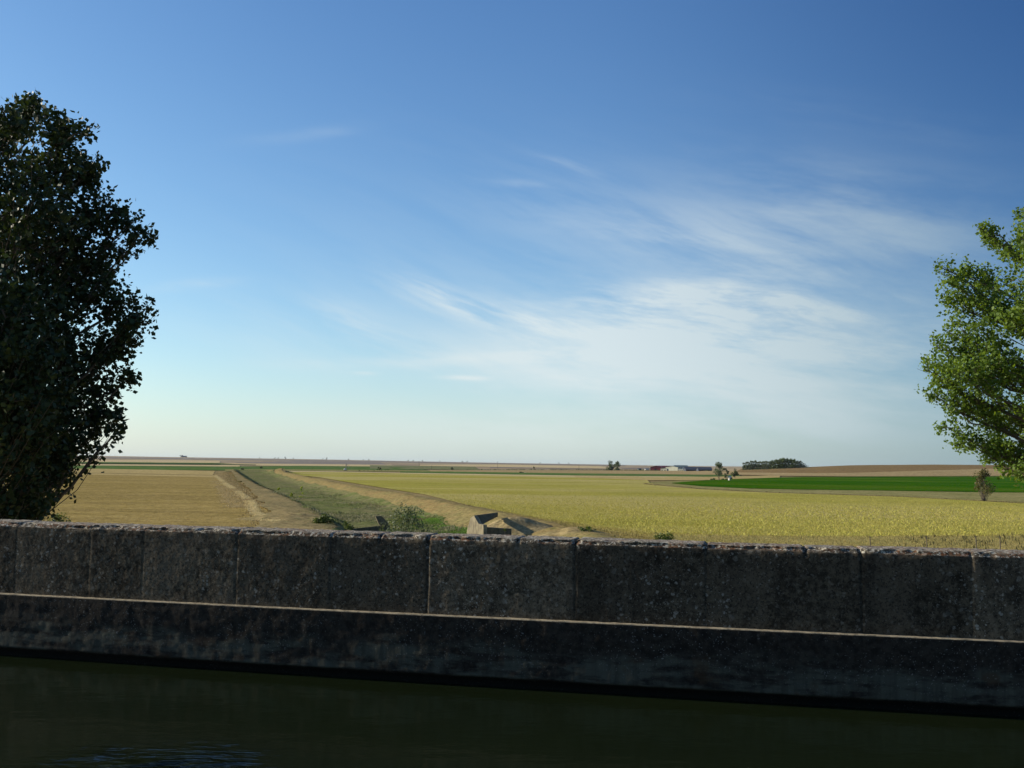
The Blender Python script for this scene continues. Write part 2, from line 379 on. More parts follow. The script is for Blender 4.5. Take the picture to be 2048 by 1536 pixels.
strip('tan_field', [(1480, 945.5), (1620, 947.5), (1700, 947), (1900, 941), (2300, 930)], [(1440, 950), (1560, 953), (1700, 954), (2300, 952)], M['hill_tan'], 120, 14)
strip('brown_field', [(1500, 937), (1600, 936), (1700, 932), (1900, 929), (2300, 925)], [(1470, 946), (1620, 947.5), (1700, 947), (1900, 941), (2300, 930)], M['hill_brown'], 160, 30)

# ditch ribbons following the watercourse
def ribbon(name, e0, e1, y0, y1, mat, off, ne=14, ny=240):
    ys = np.exp(np.linspace(math.log(y0), math.log(y1), ny))
    es0 = np.interp(ys, *zip(*e0)); es1 = np.interp(ys, *zip(*e1))
    wob = (fbm(ys * 0.11, ys * 0, 55, 4) - 0.5) * 2.2
    E = es0[:, None] + (es1 - es0)[:, None] * np.linspace(0, 1, ne)[None] + wob[:, None]
    k = cl_dx(ys)[:, None]; nrm = np.sqrt(1 + k * k)
    x = cl_x(ys)[:, None] + E / nrm; y = ys[:, None] - E * k / nrm
    z = terrain(x, y) + off * np.clip(y / 120, 0.7, 5)
    o = mesh_obj(name, np.stack([x, y, z], -1), gridfaces(ny, ne), mat, smooth=True)
    return tag(o, kind='structure')
ribbon('ditch_bank', [(60, -13), (100, -11), (200, -9), (430, -8)], [(60, 11), (430, 10)], 60, 430, M['dry'], 0.20, 40)
ribbon('ditch_bank', [(60, 3), (430, 3)], [(60, 11), (430, 9)], 60, 430, M['bank'], 0.24, 20)
ribbon('ditch_bed', [(60, -6.2), (430, -6.6)], [(60, 3.0), (90, 4.5), (110, 6.6), (430, 6.6)], 66, 440, M['bed'], 0.28, 26)
ribbon('grass_verge', [(66, 1.0), (95, 2.0), (112, 4.2)], [(66, 3.8), (80, 6.0), (98, 5.0), (112, 4.4)], 68, 112, M['lush'], 0.34, 12, 80)

# ------------------------------------------------------------------ leaf / tube builders
def leaves(points, size, tone=None, sizev=0.35, up=0.35, quad=True):
    n = len(points)
    nrm = rng.normal(size=(n, 3)); nrm[:, 2] += up; nrm /= np.linalg.norm(nrm, axis=1, keepdims=True)
    a = np.cross(nrm, rng.normal(size=(n, 3))); a /= np.linalg.norm(a, axis=1, keepdims=True); b = np.cross(nrm, a)
    s = size * (1 + sizev * rng.uniform(-1, 1, (n, 1)))
    P = np.asarray(points)
    V4 = np.stack([P - a * s * 0.5, P + b * s * 0.42 - a * s * 0.08, P + a * s * 0.55 + nrm * s * 0.08, P - b * s * 0.42 - a * s * 0.08], 1)
    f = np.arange(n * 4).reshape(n, 4)
    if tone is None: tone = rng.uniform(0, 1, n)
    return V4.reshape(-1, 3), f, tone
def tube(paths, sides=6):
    """paths: list of (points Nx3, radii N) -> one mesh"""
    VV, FF, o = [], [], 0
    for pts, rad in paths:
        pts = np.asarray(pts, float); rad = np.asarray(rad, float); n = len(pts)
        d = np.gradient(pts, axis=0); d /= np.maximum(np.linalg.norm(d, axis=1, keepdims=True), 1e-9)
        ref = np.where(np.abs(d[:, 2:3]) > 0.9, np.array([[1.0, 0, 0]]), np.array([[0, 0, 1.0]]))
        a = np.cross(d, ref); a /= np.linalg.norm(a, axis=1, keepdims=True); b = np.cross(d, a)
        th = np.linspace(0, 2 * math.pi, sides, endpoint=False)
        ring = pts[:, None] + rad[:, None, None] * (a[:, None] * np.cos(th)[None, :, None] + b[:, None] * np.sin(th)[None, :, None])
        VV.append(ring.reshape(-1, 3)); FF.append(gridfaces(n, sides, wrap=True) + o); o += n * sides
    return np.concatenate(VV), np.concatenate(FF)

def leaf_mat(name, dark, light, trans=0.35, yellow=None, rough=0.55, tint=(1.5, 1.35, 0.5)):
    def b(t, p):
        at = t.new('ShaderNodeAttribute', attribute_name='tone'); f = at.outputs['Fac']
        c = t.mix(f, dark, light)
        c = t.mix(t.m('MULTIPLY', t.ramp(t.noise(p, 0.8, 3), 0.4, 0.65), 0.5), c, yellow or light)
        return c
    return material(name, b, rough, 0.3, translucent=trans, tint=tint)
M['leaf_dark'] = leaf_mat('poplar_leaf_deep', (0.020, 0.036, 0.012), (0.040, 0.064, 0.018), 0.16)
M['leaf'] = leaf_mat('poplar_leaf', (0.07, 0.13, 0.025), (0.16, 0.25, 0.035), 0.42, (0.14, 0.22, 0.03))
M['leaf_far'] = leaf_mat('far_leaf', (0.04, 0.065, 0.025), (0.085, 0.12, 0.04), 0.2)
M['leaf_grey'] = leaf_mat('greyish_leaf', (0.08, 0.115, 0.06), (0.13, 0.16, 0.09), 0.25)
M['leaf_bush'] = leaf_mat('bush_leaf', (0.04, 0.07, 0.015), (0.10, 0.14, 0.03), 0.3)
M['bark'] = material('bark', lambda t, p: (t.mix(t.noise(t.scale(p, (6, 6, 1.5)), 3, 5), (0.07, 0.055, 0.04), (0.20, 0.17, 0.13)), t.noise(t.scale(p, (8, 8, 2)), 4, 5)), 0.9, 0.1, (0.6, 0.02))

def curve(p0, p1, n=8, lift=0.2, wob=0.08):
    p0 = np.array(p0, float); p1 = np.array(p1, float); t = np.linspace(0, 1, n)[:, None]
    L = np.linalg.norm(p1 - p0)
    q = p0 + (p1 - p0) * t; q[:, 2] += -lift * L * np.sin(t[:, 0] * math.pi) * 0.5
    j = rng.normal(size=(n, 3)) * wob * L * 0.3; j[0] = 0; j[-1] = 0
    return q + j
def big_tree(name, label, group, D, trunk_px, lobes, n_leaf, leaf_size, mat, depth, trunk_r, dens=1.0, seed=1, rise=0.9, lowest=0.12):
    """lobes: (px, py, radius px, depth offset m) seen from the bridge; built in metres at distance D"""
    global rng
    rng = np.random.default_rng(seed)
    px2m = D / F
    def P(px, py, d=0.0):
        r = ray(px, py); return np.array([r[0] * (D + d), D + d, EYE.z + r[2] * (D + d)])
    bx = ray(trunk_px[0], 1000)[0] * D
    base = np.array([bx, D, float(terrain(bx, D)) - 0.2])
    top = P(trunk_px[1], trunk_px[2])
    root = empty(name, tuple(base), label, 'tree', group)
    C = np.array([P(l[0], l[1], l[3]) for l in lobes]); Rr = np.array([l[2] for l in lobes]) * px2m
    H = top - base
    tz = np.linspace(0, 1, 14)[:, None]
    tp = base + H * tz + np.stack([np.sin(tz[:, 0] * 5) * 0.15, np.cos(tz[:, 0] * 4) * 0.15, 0 * tz[:, 0]], -1) * (tz > 0)
    tr = trunk_r * (1 - 0.92 * tz[:, 0]) + 0.015
    paths = [(tp, tr)]
    leafp, vol = [], Rr ** 1.5
    nl = (n_leaf * vol / vol.sum()).astype(int)
    for c, r, k in zip(C, Rr, nl):
        hd = np.hypot(c[0] - base[0], c[1] - base[1])
        zt = np.clip((c[2] - base[2] - hd * rise) / H[2], lowest, 0.93)
        p0 = np.array([np.interp(zt, tz[:, 0], tp[:, i]) for i in range(3)])
        q = curve(p0, c, 9, 0.12, 0.05)
        r0 = np.interp(zt, tz[:, 0], tr) * 0.45
        paths.append((q, np.linspace(max(r0, 0.03), 0.012, 9)))
        nt = max(6, int(k / 70))
        for j in range(nt):
            st = q[rng.integers(4, 9)]
            dv = rng.normal(size=3); dv /= np.linalg.norm(dv); dv[2] = abs(dv[2]) * 0.6 + dv[2] * 0.4
            e = c + dv * r * rng.uniform(0.35, 1.0) ** 0.6 * np.array([1, 1.15, 1.1])
            tw = curve(st, e, 5, 0.1, 0.05)
            paths.append((tw, np.linspace(0.011, 0.004, 5)))
            m = int(k / nt)
            t_ = rng.uniform(0.25, 1.05, m) ** 0.7
            pp = np.stack([np.interp(t_, np.linspace(0, 1, 5), tw[:, i]) for i in range(3)], -1)
            nc = max(2, m // 7); cen = pp[:nc] + rng.normal(size=(nc, 3)) * (0.04 + 0.14 * r * dens)
            pp = cen[rng.integers(0, nc, m)] + rng.normal(size=(m, 3)) * np.array([.065, .065, .075])
            leafp.append(pp)
    pts = np.concatenate(leafp)
    v, f, tone = leaves(pts, leaf_size, up=0.1)
    v -= base
    cr = mesh_obj('crown', v, f, mat, root, attrs={'tone': ('FACE', tone)})
    tv, tf = tube(paths, 6); mesh_obj('trunk', tv - base, tf, M['bark'], root, smooth=True)
    return root

Lb = [(20, 255, 52), (58, 222, 34), (66, 205, 22), (92, 232, 20), (150, 268, 42), (150, 262, 30), (100, 345, 80), (172, 350, 42), (196, 330, 22), (60, 430, 110), (170, 430, 72), (222, 425, 40),
      (290, 470, 27), (262, 440, 20), (120, 520, 110), (222, 500, 42), (60, 600, 120), (190, 590, 70), (240, 600, 38), (290, 620, 30), (255, 650, 40), (235, 700, 40), (140, 700, 95),
      (50, 740, 110), (190, 770, 65), (250, 760, 30), (120, 840, 90), (220, 835, 40), (228, 872, 16), (60, 890, 100), (130, 905, 48), (150, 925, 26), (105, 960, 36), (60, 980, 62), (20, 1010, 70), (70, 1005, 38), (80, 1030, 24), (110, 935, 44), (40, 1080, 80),
      (-30, 350, 80), (0, 262, 50), (-70, 330, 70), (-40, 500, 130), (-40, 700, 140), (-40, 880, 140), (-40, 1020, 110)]
rs = np.random.default_rng(3)
Ll = []
for (x, y, r) in Lb: Ll.append((x, y, r, rs.uniform(-1, 1) * (0.3 + max(0, (200 - x)) * 0.012)))
for (x, y, r) in Lb:
    if r > 40 and y > 300: Ll.append((-200 - x + rs.uniform(-40, 40), y + rs.uniform(-40, 40), r * 1.1, rs.uniform(-2.4, 2.4)))
for k in range(12):
    y = rs.uniform(360, 1020); Ll.append((rs.uniform(-260, 60), y, rs.uniform(70, 110), rs.choice([-1, 1]) * rs.uniform(2.0, 3.6)))
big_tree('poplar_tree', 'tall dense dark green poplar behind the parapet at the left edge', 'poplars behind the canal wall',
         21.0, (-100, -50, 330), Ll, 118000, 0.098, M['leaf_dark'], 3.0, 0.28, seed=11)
Rb = [(1975, 470, 26), (1962, 455, 15), (1992, 500, 26), (1882, 535, 16), (1890, 560, 26), (1925, 545, 24), (1915, 600, 42), (1965, 565, 42), (1985, 620, 62), (2025, 640, 50), (1925, 660, 45),
      (1872, 690, 28), (1848, 738, 18), (1880, 730, 36), (1925, 745, 46), (1975, 730, 66), (2020, 750, 70), (1868, 790, 24), (1905, 810, 34), (1955, 820, 48), (2010, 830, 56),
      (1900, 855, 24), (1935, 885, 32), (1980, 890, 40), (2020, 900, 44), (2042, 945, 30), (2000, 912, 28), (1930, 700, 40), (1890, 770, 34), (2052, 432, 24), (2040, 475, 20), (2062, 500, 30), (2120, 470, 70), (2200, 440, 80)]
Rl = [(x, y, r, rs.uniform(-1, 1) * (0.3 + max(0, x - 1860) * 0.009)) for (x, y, r) in Rb]
for (x, y, r) in Rb:
    if r > 30 and y > 540: Rl.append((2300 - (x - 1960) + rs.uniform(-30, 30), y + rs.uniform(-40, 40), r * 1.35, rs.uniform(-2.4, 2.4)))
for k in range(12): Rl.append((rs.uniform(2060, 2240), rs.uniform(480, 900), rs.uniform(60, 90), rs.uniform(-3, 3)))
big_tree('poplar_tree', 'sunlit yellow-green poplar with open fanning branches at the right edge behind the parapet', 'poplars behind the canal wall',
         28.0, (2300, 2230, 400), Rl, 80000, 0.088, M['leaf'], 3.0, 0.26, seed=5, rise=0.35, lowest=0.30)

# ------------------------------------------------------------------ smaller trees and bushes
def tree_parts(h, wdt, crown_lo, n, ls, mat, seed, trunk_r=0.12, lean=0.0, per=60, fat=1.0):
    """returns crown mesh, trunk mesh data at the origin"""
    r = np.random.default_rng(seed)
    nb = max(5, int(n / per)); cs = []
    for k in range(nb):
        z = r.uniform(crown_lo, 1.0) * h
        f = (z / h - crown_lo) / (1 - crown_lo)
        rad = wdt * 0.5 * (math.sin(math.pi * min(0.98, 0.18 + 0.78 * f)) ** 0.7)
        a = r.uniform(0, 2 * math.pi); q = rad * r.uniform(0.1, 0.85)
        cs.append((q * math.cos(a) + lean * z, q * math.sin(a), z * 0.95, wdt * fat * r.uniform(0.12, 0.22)))
    pts = []
    for c in cs:
        m = int(n / nb); d = r.normal(size=(m, 3)); d /= np.linalg.norm(d, axis=1, keepdims=True)
        pts.append(np.array(c[:3]) + d * c[3] * r.uniform(0.4, 1.05, (m, 1)))
    global rng
    rng = r
    v, f, tone = leaves(np.concatenate(pts), ls, up=0.2)
    paths = [(np.array([[0, 0, -0.4], [lean * h * .3, 0, h * 0.35], [lean * h * .6, 0, h * 0.62], [lean * h * .85, 0, h * 0.9]]), np.array([1, .75, .5, .12]) * trunk_r)]
    for c in cs[::2][:14]:
        z0 = max(0.15 * h, c[2] - 0.35 * h * 0.6)
        paths.append((curve((lean * z0, 0, z0), c[:3], 5, 0.05, 0.03), np.linspace(trunk_r * .4, trunk_r * .1, 5)))
    tv, tf = tube(paths, 5)
    return (v, f, tone, mat), (tv, tf)
def small_tree(name, label, cat, group, loc, parts, rot=0.0, sc=1.0, sz=None):
    root = empty(name, loc, label, cat, group); root.rotation_euler.z = rot; root.scale = (sc, sc, sz or sc)
    (v, f, tone, mat), (tv, tf) = parts
    mesh_obj('crown' if cat == 'tree' else 'foliage', v, f, mat, root, attrs={'tone': ('FACE', tone)})
    mesh_obj('trunk' if cat == 'tree' else 'stem', tv, tf, M['bark'], root)
    return root
def copy_tree(o, loc, label=None, rot=0.0, sc=(1, 1, 1)):
    c = o.copy(); COL.objects.link(c); c.location = loc; c.rotation_euler.z = rot; c.scale = sc
    if label: c['label'] = label
    for ch in o.children:
        d = ch.copy(); COL.objects.link(d); d.parent = c
    return c
def bush(name, label, loc, h, wd, n, ls, mat, seed, group=None):
    return small_tree(name, label, 'bush', group, loc, tree_parts(h, wd, 0.12, n, ls, mat, seed, 0.03))

def hpx(d): return d / F        # metres per source pixel at distance d
# trees beside the white hut
p = G1(1438, 961.5); d = p.y; u = hpx(d)
small_tree('field_tree', 'largest tree by the white hut, broad crown on a bare trunk with pale sunlit leaves', 'tree', 'trees around the white hut', p, tree_parts(36 * u, 27 * u, 0.30, 1500, 1.6 * u, M['leaf_grey'], 41, 0.9 * u))
p2 = G1(1454, 959); u = hpx(p2.y)
small_tree('field_tree', 'narrow leaning dark tree between the large tree and the round one by the hut', 'tree', 'trees around the white hut', p2, tree_parts(27 * u, 13 * u, 0.12, 700, 1.6 * u, M['leaf_far'], 42, 0.5 * u, -0.12))
p3 = G1(1470, 958); u = hpx(p3.y)
small_tree('field_tree', 'small round dark tree just right of the white hut', 'tree', 'trees around the white hut', p3, tree_parts(19 * u, 15 * u, 0.30, 800, 1.5 * u, M['leaf_far'], 43, 0.5 * u))
for (x, y, wpx, h, lb, sd) in ((1428, 961, 13, 3.6, 'low dark bush at the foot of the largest tree by the hut', 1), (1449, 960.5, 14, 3.0, 'low dark bush directly left of the white hut', 2), (1463, 959.5, 9, 3.4, 'low dark bush touching the right side of the white hut', 3)):
    q = G1(x, y); u = hpx(q.y); bush('low_bush', lb, q, h * u, wpx * u, 350, 1.2 * u, M['leaf_far'], 50 + sd, 'bushes around the white hut')
# two pale trees in the plain
q = G1(1220, 941.5); u = hpx(q.y)
small_tree('round_tree', 'darker left tree of the pair standing alone on the plain left of the red barn', 'tree', 'pair of trees on the plain', q, tree_parts(19 * u, 17 * u, 0.05, 1300, 1.4 * u, M['leaf_far'], 61, .5 * u))
q = G1(1235, 941.5); u = hpx(q.y)
small_tree('round_tree', 'paler right tree of the pair standing alone on the plain left of the red barn', 'tree', 'pair of trees on the plain', q, tree_parts(18 * u, 18 * u, 0.03, 1300, 1.4 * u, M['leaf_grey'], 62, .5 * u))
# plantation on the right
tA = tree_parts(1.0, 0.40, 0.0, 640, 0.07, M['leaf_grey'], 71, 0.016, per=18, fat=1.5)
tB = tree_parts(1.0, 0.50, 0.04, 520, 0.075, M['leaf_bush'], 72, 0.016, per=18, fat=1.5)
first = {}
gx_ = list(np.linspace(1487, 1616, 44))
for i, x in enumerate(gx_):
    row = i % 2
    q = G1(x, 941.2 - (x - 1485) * 0.033); top = np.interp(x, [1485, 1500, 1520, 1535, 1550, 1568, 1585, 1600, 1612, 1620], [924, 922, 921, 922, 919.5, 916, 918, 922, 926, 934])
    dd = q.y * (1.0 + 0.02 * row); q = Vector((q.x * dd / q.y, dd, float(terrain(q.x * dd / q.y, dd))))
    r_ = ray(x, top); hh = max(3.0, EYE.z + r_[2] * dd - q.z) * random.uniform(0.84, 1.07)
    dark = 1540 < x < 1600
    if x > 1606: hh *= 0.8
    frac = ('at the left end', 'left of centre', 'in the tall middle', 'right of centre', 'at the right end')[min(4, int(i / 9))]
    lb = f'{"dark green" if dark else "pale grey-green"} slender tree {frac} of the plantation on the horizon'
    key = dark
    if key not in first:
        first[key] = small_tree('plantation_tree', lb, 'tree', 'plantation trees on the horizon', q, tB if dark else tA, 0, hh)
    else:
        copy_tree(first[key], q, lb, random.uniform(0, 6), (hh * random.uniform(.85, 1.2),) * 2 + (hh,))
# sparse shrub in the field edge at right
q = G1(1968, 1003); u = hpx(q.y)
small_tree('sparse_shrub', 'tall thin-leaved shrub with bare lower stems at the edge of the green field', 'shrub', None, q, tree_parts(61 * u, 46 * u, 0.30, 1500, 2.7 * u, leaf_mat('olive_leaf', (0.06, 0.08, 0.025), (0.14, 0.12, 0.04), 0.3), 81, 1.0 * u, per=70, fat=1.3))
rb = np.random.default_rng(81); pt = []
sh = bpy.data.objects['sparse_shrub']
for k in range(34):
    a = rb.uniform(0, 6.28); e = np.array([math.cos(a) * rb.uniform(2, 16) * u - 4 * u * (k % 3 == 0), math.sin(a) * 10 * u, rb.uniform(18, 46) * u])
    pt.append((curve((rb.uniform(-4, 4) * u, rb.uniform(-3, 3) * u, 0), e, 6, -0.05, 0.05), np.linspace(0.45, 0.15, 6) * u))
tv, tf = tube(pt, 4); mesh_obj('twigs', tv, tf, M['bark'], sh)

# bushes in the plain
FB = [(205, 946.6, 8, 2.4, 'low dark bush on the boundary line of the ochre fields, at the left'),
      (484, 941, 11, 3.0, 'flat dark bush at the far end of the ditch'),
      (522, 937.5, 7, 4.0, 'dark bush standing in the green strip beyond the ditch'),
      (757, 941.5, 11, 5.5, 'largest dark bush in the row beyond the yellow-green crop'),
      (903, 939.8, 9, 4.2, 'lone dark bush on the tan plain left of centre'),
      (1068, 938.2, 5, 4.5, 'small dark bush on the hedge line at centre right')]
for i, (x, y, wp, hp, lb) in enumerate(FB):
    q = G1(x, y); u = hpx(q.y); bush('field_bush', lb, q, (hp + 1) * u, wp * u, 260, 1.2 * u, M['leaf_far'], 90 + i, 'dark bushes dotted over the plain')
rowp = [(719, 943), (728, 943), (736, 942.6), (748, 942.8), (763, 942.2), (771, 941.6), (776, 941.2)]
sb = None
for i, (x, y) in enumerate(rowp):
    q = G1(x, y); u = hpx(q.y)
    lb = ('first', 'second', 'third', 'fourth', 'fifth', 'sixth', 'seventh')[i] + ' small dark shrub from the left in the row at the far crop edge'
    if sb is None: sb = bush('small_shrub', lb, q, 1, 1.3, 200, 0.3, M['leaf_far'], 120, 'small shrubs in the row at the far crop edge'); sb.scale = (2.6 * u,) * 3
    else: copy_tree(sb, q, lb, i, (random.uniform(2.2, 3.2) * u,) * 3)
# horizon trees and village
HT = [(362, 8, 'dark'), (519, 3, ''), (549, 6, ''), (556, 4, ''), (571, 6, ''), (587, 4, ''), (653, 6, ''), (645, 4, ''), (697, 5, ''), (727, 4, ''), (738, 6, ''), (816, 6, ''), (826, 5, ''), (845, 5, ''), (880, 3, ''), (925, 6, ''), (934, 5, ''), (1080, 4, ''), (1118, 4, ''), (1138, 5, '')]
ht = None
nb_ = {362: 'beside the farm on the skyline at far left', 519: 'alone on the skyline above the ditch end', 571: 'tallest in the clump on the skyline left of centre', 653: 'alone and rounded on the skyline left of centre', 1080: 'by itself on the skyline right of centre'}
for i, (x, wp, _) in enumerate(HT):
    d_ = 5500.0; q = Vector((float(ray(x, 920)[0]) * d_, d_, 0)); q.z = float(terrain(q.x, q.y)); u = hpx(q.y)
    lb = 'small dark tree ' + nb_.get(x, f'on the distant skyline, number {i + 1} counting from the left' if False else ('in the %s cluster on the distant skyline' % ('left-hand' if x < 600 else 'second' if x < 700 else 'third' if x < 760 else 'central' if x < 860 else 'right of centre' if x < 1000 else 'rightmost')))
    hp = 5.0 if x in (362, 571, 653) else 3.2
    if ht is None:
        ht = small_tree('horizon_tree', lb, 'tree', 'small dark trees on the skyline', q, tree_parts(1, 1.3, 0.02, 220, 0.16, M['leaf_far'], 140, 0.03)); ht.scale = (wp * u / 1.3, wp * u / 1.3, hp * u)
    else: copy_tree(ht, q, lb, i * 1.3, (wp * u / 1.3, wp * u / 1.3, hp * u))

# ------------------------------------------------------------------ buildings
def metal(name, c, c2=None, rows=2.0):
    def b(t, p):
        n = t.noise(p, 0.25, 4); x, y, z = t.sep(p)
        rib = t.m('SINE', t.m('MULTIPLY', t.m('ADD', x, y), 9.0))
        return t.mix(t.ramp(n, 0.35, 0.7), c, c2 or tuple(v * 0.8 for v in c)), rib
    return material(name, b, 0.6, 0.3, (0.3, 0.05))
M['red'] = metal('red_sheet', (0.21, 0.030, 0.040)); M['redroof'] = metal('dark_red_roof', (0.13, 0.035, 0.045))
M['cream'] = metal('cream_render', (0.50, 0.50, 0.38)); M['whitew'] = metal('white_render', (0.74, 0.73, 0.70))
M['grroof'] = metal('grey_green_roof', (0.10, 0.14, 0.14)); M['dkroof'] = metal('slate_sheet_roof', (0.055, 0.065, 0.085))
M['dkopen'] = material('dark_opening', lambda t, p: (0.02, 0.02, 0.025)); M['rust'] = metal('rust_door', (0.18, 0.07, 0.04))
def quadbox(x0, x1, y0, y1, z0, z1):
    v = [(x0, y0, z0), (x1, y0, z0), (x1, y1, z0), (x0, y1, z0), (x0, y0, z1), (x1, y0, z1), (x1, y1, z1), (x0, y1, z1)]
    f = [(0, 3, 2, 1), (4, 5, 6, 7), (0, 1, 5, 4), (1, 2, 6, 5), (2, 3, 7, 6), (3, 0, 4, 7)]
    return v, f
def boxes(lst):
    V, Fc = [], []
    for b in lst:
        v, f = quadbox(*b); o = len(V); V += v; Fc += [tuple(i + o for i in q) for q in f]
    return V, Fc
def barn(name, label, x0, x1, ybase, wall_px, ridge_px, depth, wm, rm, rot=0.0, ridge='x', doors=(), windows=(), group='farm buildings on the plain', dscale=1.0):
    """gable building: front width from two sight lines, sizes in px at its distance"""
    q = G1((x0 + x1) / 2, ybase); q = Vector((q.x * dscale, q.y * dscale, float(terrain(q.x * dscale, q.y * dscale))))
    u = hpx(q.y); W = (x1 - x0) * u / 2; Hh = wall_px * u; Rh = ridge_px * u; Dp = depth * u
    root = empty(name, q, label, 'building', group); root.rotation_euler.z = rot
    e = 0.5 * u
    if ridge == 'x':      # ridge parallel to the front
        v = [(-W, 0, -2), (W, 0, -2), (W, Dp, -2), (-W, Dp, -2), (-W, 0, Hh), (W, 0, Hh), (W, Dp, Hh), (-W, Dp, Hh), (-W, Dp / 2, Rh), (W, Dp / 2, Rh)]
        f = [(0, 1, 5, 4), (2, 3, 7, 6), (1, 2, 6, 9, 5), (3, 0, 4, 8, 7), (4, 5, 9, 8), (8, 9, 6, 7)]
        o_ = 0.35
        rv = [(-W - o_, -o_, Hh + .05), (W + o_, -o_, Hh + .05), (W + o_, Dp / 2, Rh + .15), (-W - o_, Dp / 2, Rh + .15), (-W - o_, Dp + o_, Hh + .05), (W + o_, Dp + o_, Hh + .05)]
    else:                 # gable end faces the front
        v = [(-W, 0, -2), (W, 0, -2), (W, Dp, -2), (-W, Dp, -2), (-W, 0, Hh), (W, 0, Hh), (W, Dp, Hh), (-W, Dp, Hh), (0, 0, Rh), (0, Dp, Rh)]
        f = [(0, 1, 5, 8, 4), (2, 3, 7, 9, 6), (1, 2, 6, 5), (3, 0, 4, 7), (5, 6, 9, 8), (8, 9, 7, 4)]
        o_ = 0.35
        rv = [(-W - o_, -o_, Hh + .05), (-W - o_, Dp + o_, Hh + .05), (0, Dp + o_, Rh + .15), (0, -o_, Rh + .15), (W + o_, -o_, Hh + .05), (W + o_, Dp + o_, Hh + .05)]
    mesh_obj('wall', v, f, wm, root)
    n = len(rv); th = [(a, b, c - 0.12) for a, b, c in rv]
    rf = [(0, 1, 2, 3), (3, 2, 5, 4), (6, 9, 8, 7), (9, 10, 11, 8), (0, 6, 7, 1), (4, 5, 11, 10)] + [(0, 3, 9, 6), (3, 4, 10, 9), (1, 7, 8, 2), (2, 8, 11, 5)]
    mesh_obj('roof', rv + th, rf, rm, root)
    for (a, b, hgt) in doors:
        vv, ff = quadbox(a * u - W, b * u - W, -0.06, 0.05, 0, hgt * u); mesh_obj('door', vv, ff, M['dkopen'], root)
    for (a, b, z0, z1) in windows:
        vv, ff = quadbox(a * u - W, b * u - W, -0.05, 0.05, z0 * u, z1 * u); mesh_obj('window', vv, ff, M['dkopen'], root)
    return root
barn('red_barn', 'dark red barn with a low gable at the left end of the farm', 1301, 1323, 941.4, 7.0, 9.5, 18, M['red'], M['redroof'], -0.30, 'g', doors=((8, 12, 4),))
barn('farm_shed', 'long low dark red roofed shed behind the red and cream barns', 1318, 1345, 940.8, 6.5, 8.8, 12, M['red'], M['redroof'], 0.0, 'x', dscale=1.03)
barn('cream_barn', 'large cream barn with a broad low gable facing us', 1330, 1357, 942.2, 8.0, 10.0, 20, M['cream'], M['grroof'], -0.62, 'g')
barn('cream_outbuilding', 'low cream outbuilding with dark windows between the red and cream barns', 1321, 1334, 942.4, 4.5, 6.0, 10, M['cream'], M['cream'], -0.5, 'g', windows=((2, 4, 0.8, 2.6), (8, 10, 0.8, 2.6)), dscale=0.995)
barn('cream_annexe', 'small cream annexe attached to the right of the large cream barn', 1357, 1368, 942.6, 3.5, 4.5, 10, M['cream'], M['cream'], -0.45, 'x', dscale=0.99)
barn('green_roof_shed', 'shed with a long grey-green roof behind the cream barn', 1350, 1376, 941.5, 7.0, 10.2, 20, M['whitew'], M['grroof'], 0, 'x', dscale=1.05)
barn('dark_roof_shed', 'long shed with a slate-coloured roof in the middle of the farm row', 1372, 1398, 943, 3.6, 9.0, 26, M['dkroof'], M['dkroof'], 0, 'x', doors=((2, 6, 2.6),), dscale=1.0)
barn('dark_roof_shed', 'rightmost slate-roofed shed of the farm, with a rusty door, by the big tree', 1397, 1424, 943, 3.6, 8.4, 24, M['dkroof'], M['dkroof'], 0, 'x', doors=((6, 10, 2.8), (18, 22, 2.6)), dscale=1.01)
barn('white_cottage', 'tiny white building left of the red barn', 1291, 1298, 940.8, 3.0, 4.6, 6, M['whitew'], M['dkroof'], 0.3, 'g')
barn('grey_cottage', 'tiny grey building furthest left in the farm row', 1277, 1283, 940.6, 2.6, 3.6, 6, M['grroof'], M['dkroof'], 0.3, 'x')
barn('pump_hut', 'tiny bright white hut under the trees at the edge of the green field', 1456, 1459.6, 961.8, 7.5, 8.8, 3.6, M['whitew'], M['whitew'], -0.75, 'g', doors=((3.4, 4.8, 4.4),), group=None)
q = Vector((float(ray(366, 920)[0]) * 5450.0, 5450.0, 0)); q.z = float(terrain(q.x, q.y)); u = hpx(q.y)
rt = empty('skyline_farm', q, 'distant grey farm building on the skyline at far left', 'building')
mesh_obj('wall', *boxes([(-1 * u, 6 * u, 0, 6 * u, -3, 1.6 * u)]), M['dkroof'], rt)
mesh_obj('roof', [(-1.2 * u, -1, 1.6 * u), (6.2 * u, -1, 1.6 * u), (6 * u, 3 * u, 3 * u), (-1 * u, 3 * u, 3 * u), (-1.2 * u, 6 * u, 1.6 * u), (6.2 * u, 6 * u, 1.6 * u)], [(0, 1, 2, 3), (3, 2, 5, 4), (0, 3, 4), (1, 5, 2)], M['grroof'], rt)
mesh_obj('tower', *boxes([(-3.4 * u, -1.1 * u, 0, 2.2 * u, -3, 4.2 * u)]), M['dkroof'], rt)

